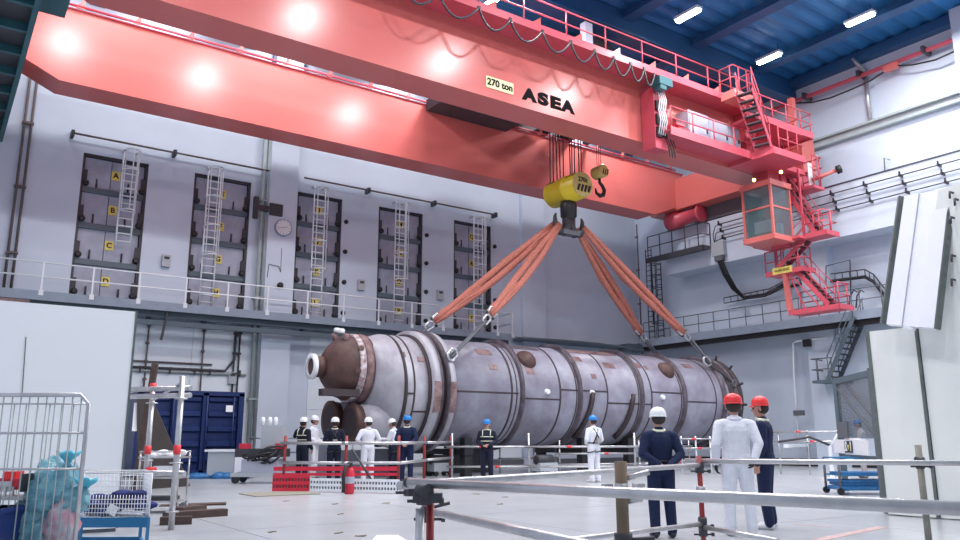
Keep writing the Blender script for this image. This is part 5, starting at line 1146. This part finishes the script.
# left half of the gate: low barrier and dark curb
tag(MB().bar(gz(786, 446, 1.0), gz(828, 444, 1.0), .2, .14).build('white_beam', 'wrail', None), 'white horizontal beam near the right wall behind red helmets', 'beam')
t = empty('tool_trestle', gz(835, 480), 'white wheeled stand with hoses left of the wire gate', 'stand')
o = gz(833, 482); MB().bar(loc2(o, 0, 0, .1), loc2(o, 0, 0, 1.1), .08, .08).build('mast', 'white', t); sbox(MB(), o, .1, 0, .06, (.7, .5, .12)).build('base', 'white', t)
MB().path([loc2(o, 0, 0, 1.1), loc2(o, -.6, 0, 1.35), loc2(o, -1.5, .2, 1.2)], .04, 6).build('hose', 'dark', t); MB().tube(loc2(o, 0, 0, 1.05), loc2(o, .4, 0, 1.6), .03).build('arm', 'white', t)
# big cream panels
Q0 = gz(888, 512); Q1 = gz(940, 520); XQ = 13.95
pa = gx(869, 330, XQ).y; pb_ = gx(914, 325, XQ).y; zp = 3.2
bp_ = empty('cream_panel', (XQ, (pa+pb_)/2, 0), 'tall cream panel behind the nearest grey post, below leaning slab', 'panel')
MB().bb((XQ, pb_, .02), (XQ+.35, pa, zp)).build('board', 'rpanel', bp_); MB().bb((XQ-.01, pa, .02), (XQ+.36, pa+.07, zp+.02)).build('edge_strip', 'edge', bp_)
MB().bb((XQ-.012, pb_-.05, .02), (XQ+.2, pb_, zp+.1)).build('edge_strip', 'edge', bp_)
b2 = empty('cream_panel', (XQ, 4, 0), 'very tall cream panel with hooks at the right picture edge', 'panel')
pc_ = gx(949, 190, XQ+.3)
MB().add([(XQ+.02, pb_-.06, .02), (XQ+.02, 2, .02), (XQ+.02, 2, 5.9), (XQ+.02, pc_.y+.05, 5.5), (XQ+.02, pb_-.06, 3.3)] + [(XQ+.5, pb_-.06, .02), (XQ+.5, 2, .02), (XQ+.5, 2, 5.9), (XQ+.5, pc_.y+.05, 5.5), (XQ+.5, pb_-.06, 3.3)], [(0, 1, 2, 3, 4), (9, 8, 7, 6, 5), (0, 5, 6, 1), (1, 6, 7, 2), (2, 7, 8, 3), (3, 8, 9, 4), (4, 9, 5, 0)]).build('board', 'rpanel', b2)
for px, py in ((953, 193), (958, 200), (954, 218), (955, 256), (955, 280)): p = gx(px, py, XQ+.0); MB().path([p, p+V((-.12, 0, 0)), p+V((-.14, 0, -.12))], .02, 6).build('hook', 'dark', b2)
# leaning white slab: foot near, top resting against the tall panel
sA, sB, sC, sD = gx(886, 324, 13.55), gx(934, 328, 13.55), gx(950, 186, 14.05), gx(904, 196, 14.05)
sl_ = empty('leaning_slab', sA, 'long white profiled slab leaning above the cream panel', 'slab')
nrm = (sB-sA).cross(sD-sA).normalized(); nrm = nrm if nrm.dot(FW) > 0 else -nrm
for k in range(3):
    f0, f1 = k/3+.006, (k+1)/3-.006; off = nrm*(.03 if k == 1 else 0)
    MB().hexa([lerp(sA, sB, f0)+off, lerp(sA, sB, f1)+off, lerp(sA, sB, f1)+nrm*.12, lerp(sA, sB, f0)+nrm*.12, lerp(sD, sC, f0)+off, lerp(sD, sC, f1)+off, lerp(sD, sC, f1)+nrm*.12, lerp(sD, sC, f0)+nrm*.12]).build('profile_strip', 'slab', sl_)
MB().bar(sA-(sB-sA).normalized()*.03+nrm*.06, sD-(sB-sA).normalized()*.03+nrm*.06, .05, .2).build('edge_strip', 'edge', sl_); MB().bar(sB+(sB-sA).normalized()*.03+nrm*.05, sC+(sB-sA).normalized()*.03+nrm*.05, .05, .1).build('edge_strip', 'edge', sl_)
MB().bar(lerp(sA, sB, .35)+nrm*.08, lerp(sA, sB, .55)+nrm*.08-V((0, 0, .03)), .1, .05).build('foot_clip', 'slab', sl_)

# ================================================================== FOREGROUND SCAFFOLD RAILS
def ztube(z, a, b_, r=.0245, m='galv', par=None, nm='rail', n=14):
    return MB().tube(gz(*a, z), gz(*b_, z), r, n=n).build(nm, m, par)
def coupler(p, par, d=V((1, 0, 0)), m='dark'):
    p = V(p); mb = MB().lathe(p-d*.035, d, [(0, .042), (.07, .042)], 12).box(p+V((0, 0, -.045)), (.06, .06, .05)).tube(p+V((0, 0, -.05))-ax*.09, p+V((0, 0, -.05))+ax*.09, .010, n=6)
    mb.lathe(p+ax*.085+V((0, 0, -.05)), ax, [(0, .02), (.025, .02)], 6); return mb.build('coupler', m, par)
f1 = empty('near_scaffold_rail', gz(424, 483, 1.06)*1.0, 'nearest thick silver scaffold handrail crossing the lower picture', 'railing')
RA, RB = gz(407, 482.5, 1.06), gz(1010, 511, 1.06); dR = (RB-RA).normalized()
MB().tube(RA, RB, .0255, n=16).build('rail', 'galv', f1)
MB().lathe(RA-dR*.005, dR, [(0, .018), (0, .027), (.02, .027), (.02, .018), (0, .018)], 14, cap=False).build('rail_end', 'dark', f1)
ps1 = gz(424, 484, 1.06); ps1 = V((ps1.x, ps1.y, 0))
MB().tube(ps1+ax*-.02, ps1+ax*-.02+V((0, 0, .93)), .024, n=14).build('post', 'galv', f1)
MB().tube(ps1+ax*.03+ay*.1, ps1+ax*.03+ay*.1+V((0, 0, 1.03)), .022, n=14).build('red_post', 'rpost', f1)
coupler(V3(ps1, 1.02), f1, dR); coupler(gz(407, 484, 1.03)+dR*.03, f1, dR)
sbox(MB(), V3(ps1, 0), .02, .03, .985, (.16, .09, .05)).build('coupler_plate', 'dark', f1)
LA, LB = gz(428, 511, .85), gz(640, 557, .85); MB().tube(LA, LB, .024, n=14).build('lower_rail', 'galv', f1)
coupler(LA+(LB-LA).normalized()*.0, f1, (LB-LA).normalized()); MB().tube(LA-ax*.06, LA+ax*.14+V((0, 0, .05)), .012, n=6).build('bolt', 'dark', f1)
MB().box(V3(ps1, .68)-ax*.05, (.05, .05, .09)).build('bracket', 'galv', f1)
p2 = gz(620, 488, 1.06); p2 = V((p2.x, p2.y, 0))-ay*.045
zt4 = 1.19
MB().tube(p2, p2+V((0, 0, zt4)), .031, n=14).build('rusty_post', 'bpost', f1)
MB().lathe(V3(p2, 1.035), (0, 0, 1), [(0, .034), (.05, .034)], 14).box(V3(p2, 1.06)-ax*.07, (.05, .03, .045)).box(V3(p2, 1.06)+ax*.09+ay*.03, (.05, .04, .045)).build('coupler', 'galv', f1)
MB().tube(V3(p2, 1.11)+ax*.03, V3(p2, 1.14)+ax*.14, .014, n=8).build('bolt', 'galv', f1); MB().tube(V3(p2, 1.0)+ax*.03, V3(p2, 1.01)+ax*.10, .014, n=8).build('bolt', 'galv', f1)
MB().lathe(V3(p2, .80)+ax*.0, (0, 0, 1), [(0, .045), (.05, .045)], 10).tube(V3(p2, .815)-ax*.02, V3(p2, .825)+ax*.15, .012, n=6).build('coupler', 'dark', f1)
f2_ = empty('rear_scaffold_rail', gz(698, 465, 1.08), 'second silver scaffold rail with thin red corner post, behind the near one', 'railing')
cpz = 1.08; cpt = gz(699, 461, cpz); cb = V((cpt.x, cpt.y, 0))
MB().tube(cb, cb+V((0, 0, 1.13)), .026, n=12).build('red_post', 'rpost', f2_)
MB().tube(gz(399, 485.5, 1.04), cb+V((0, 0, 1.04)), .0235, n=12).build('rail', 'galv', f2_)
MB().tube(cb+V((0, 0, cpz))-dR*.1-ax*.05, gz(1010, 463.5, cpz), .0255, n=12).build('rail', 'galv', f2_)
MB().tube(cb+V((0, 0, .47)), gz(520, 546, .47), .0235, n=12).build('lower_rail', 'galv', f2_)
MB().tube(cb+V((0, 0, .44)), gz(778, 541, .42), .0235, n=12).build('lower_rail', 'galv', f2_)
for z in (1.03, .80, .50, .42): coupler(V3(cb, z), f2_, ax, 'dark' if z != .8 else 'galv')
pp = gz(917, 462, cpz); pp = V((pp.x, pp.y, 0))-ay*.05
MB().tube(pp, pp+V((0, 0, 1.24)), .030, n=12).build('grey_post', 'bpost', f2_).data.materials[0] = M['gpost']
coupler(V3(pp, 1.09), f2_, ax)
# second fire extinguisher like red mark etc.: floor marks and litter
for (x0, y0), (x1, y1), la in (((817, 540), (882, 527), 'wide faded red line painted on the floor at lower right'), ((795, 524), (830, 527), 'thin faded red line on the floor beside the navy worker')):
    A, B = gz(x0, y0, .003), gz(x1, y1, .003); tag(MB().bar(A, B, .16 if x0 > 800 else .05, .004).build('floor_mark', 'tape', None), la, 'marking')
A = gz(388, 537, .004); tag(MB().hexa([gz(372, 540, .002), gz(408, 541, .002), gz(398, 535, .002), gz(377, 535, .002), gz(372, 540, .01), gz(408, 541, .01), gz(398, 535, .02), gz(377, 535, .012)]).build('paper_sheet', 'paper', None), 'white sheet of paper on the floor, bottom edge', 'paper')
random.seed(9)
for px, py in ((270, 532), (337, 533), (285, 501), (334, 504), (386, 503), (340, 514), (476, 494), (505, 497), (500, 504), (360, 536)):
    p = gz(px, py, .006); mb = MB(); a = random.random()*3
    mb.box(p, (random.uniform(.08, .22), random.uniform(.04, .09), .008), Rz(a)).box(p+V((.06, .03, .002)), (.09, .04, .008), Rz(a+.8))
    tag(mb.build('floor_litter', 'leaf', None), 'small scrap of brown debris lying on the pale floor', 'debris', 'debris scraps on the floor')
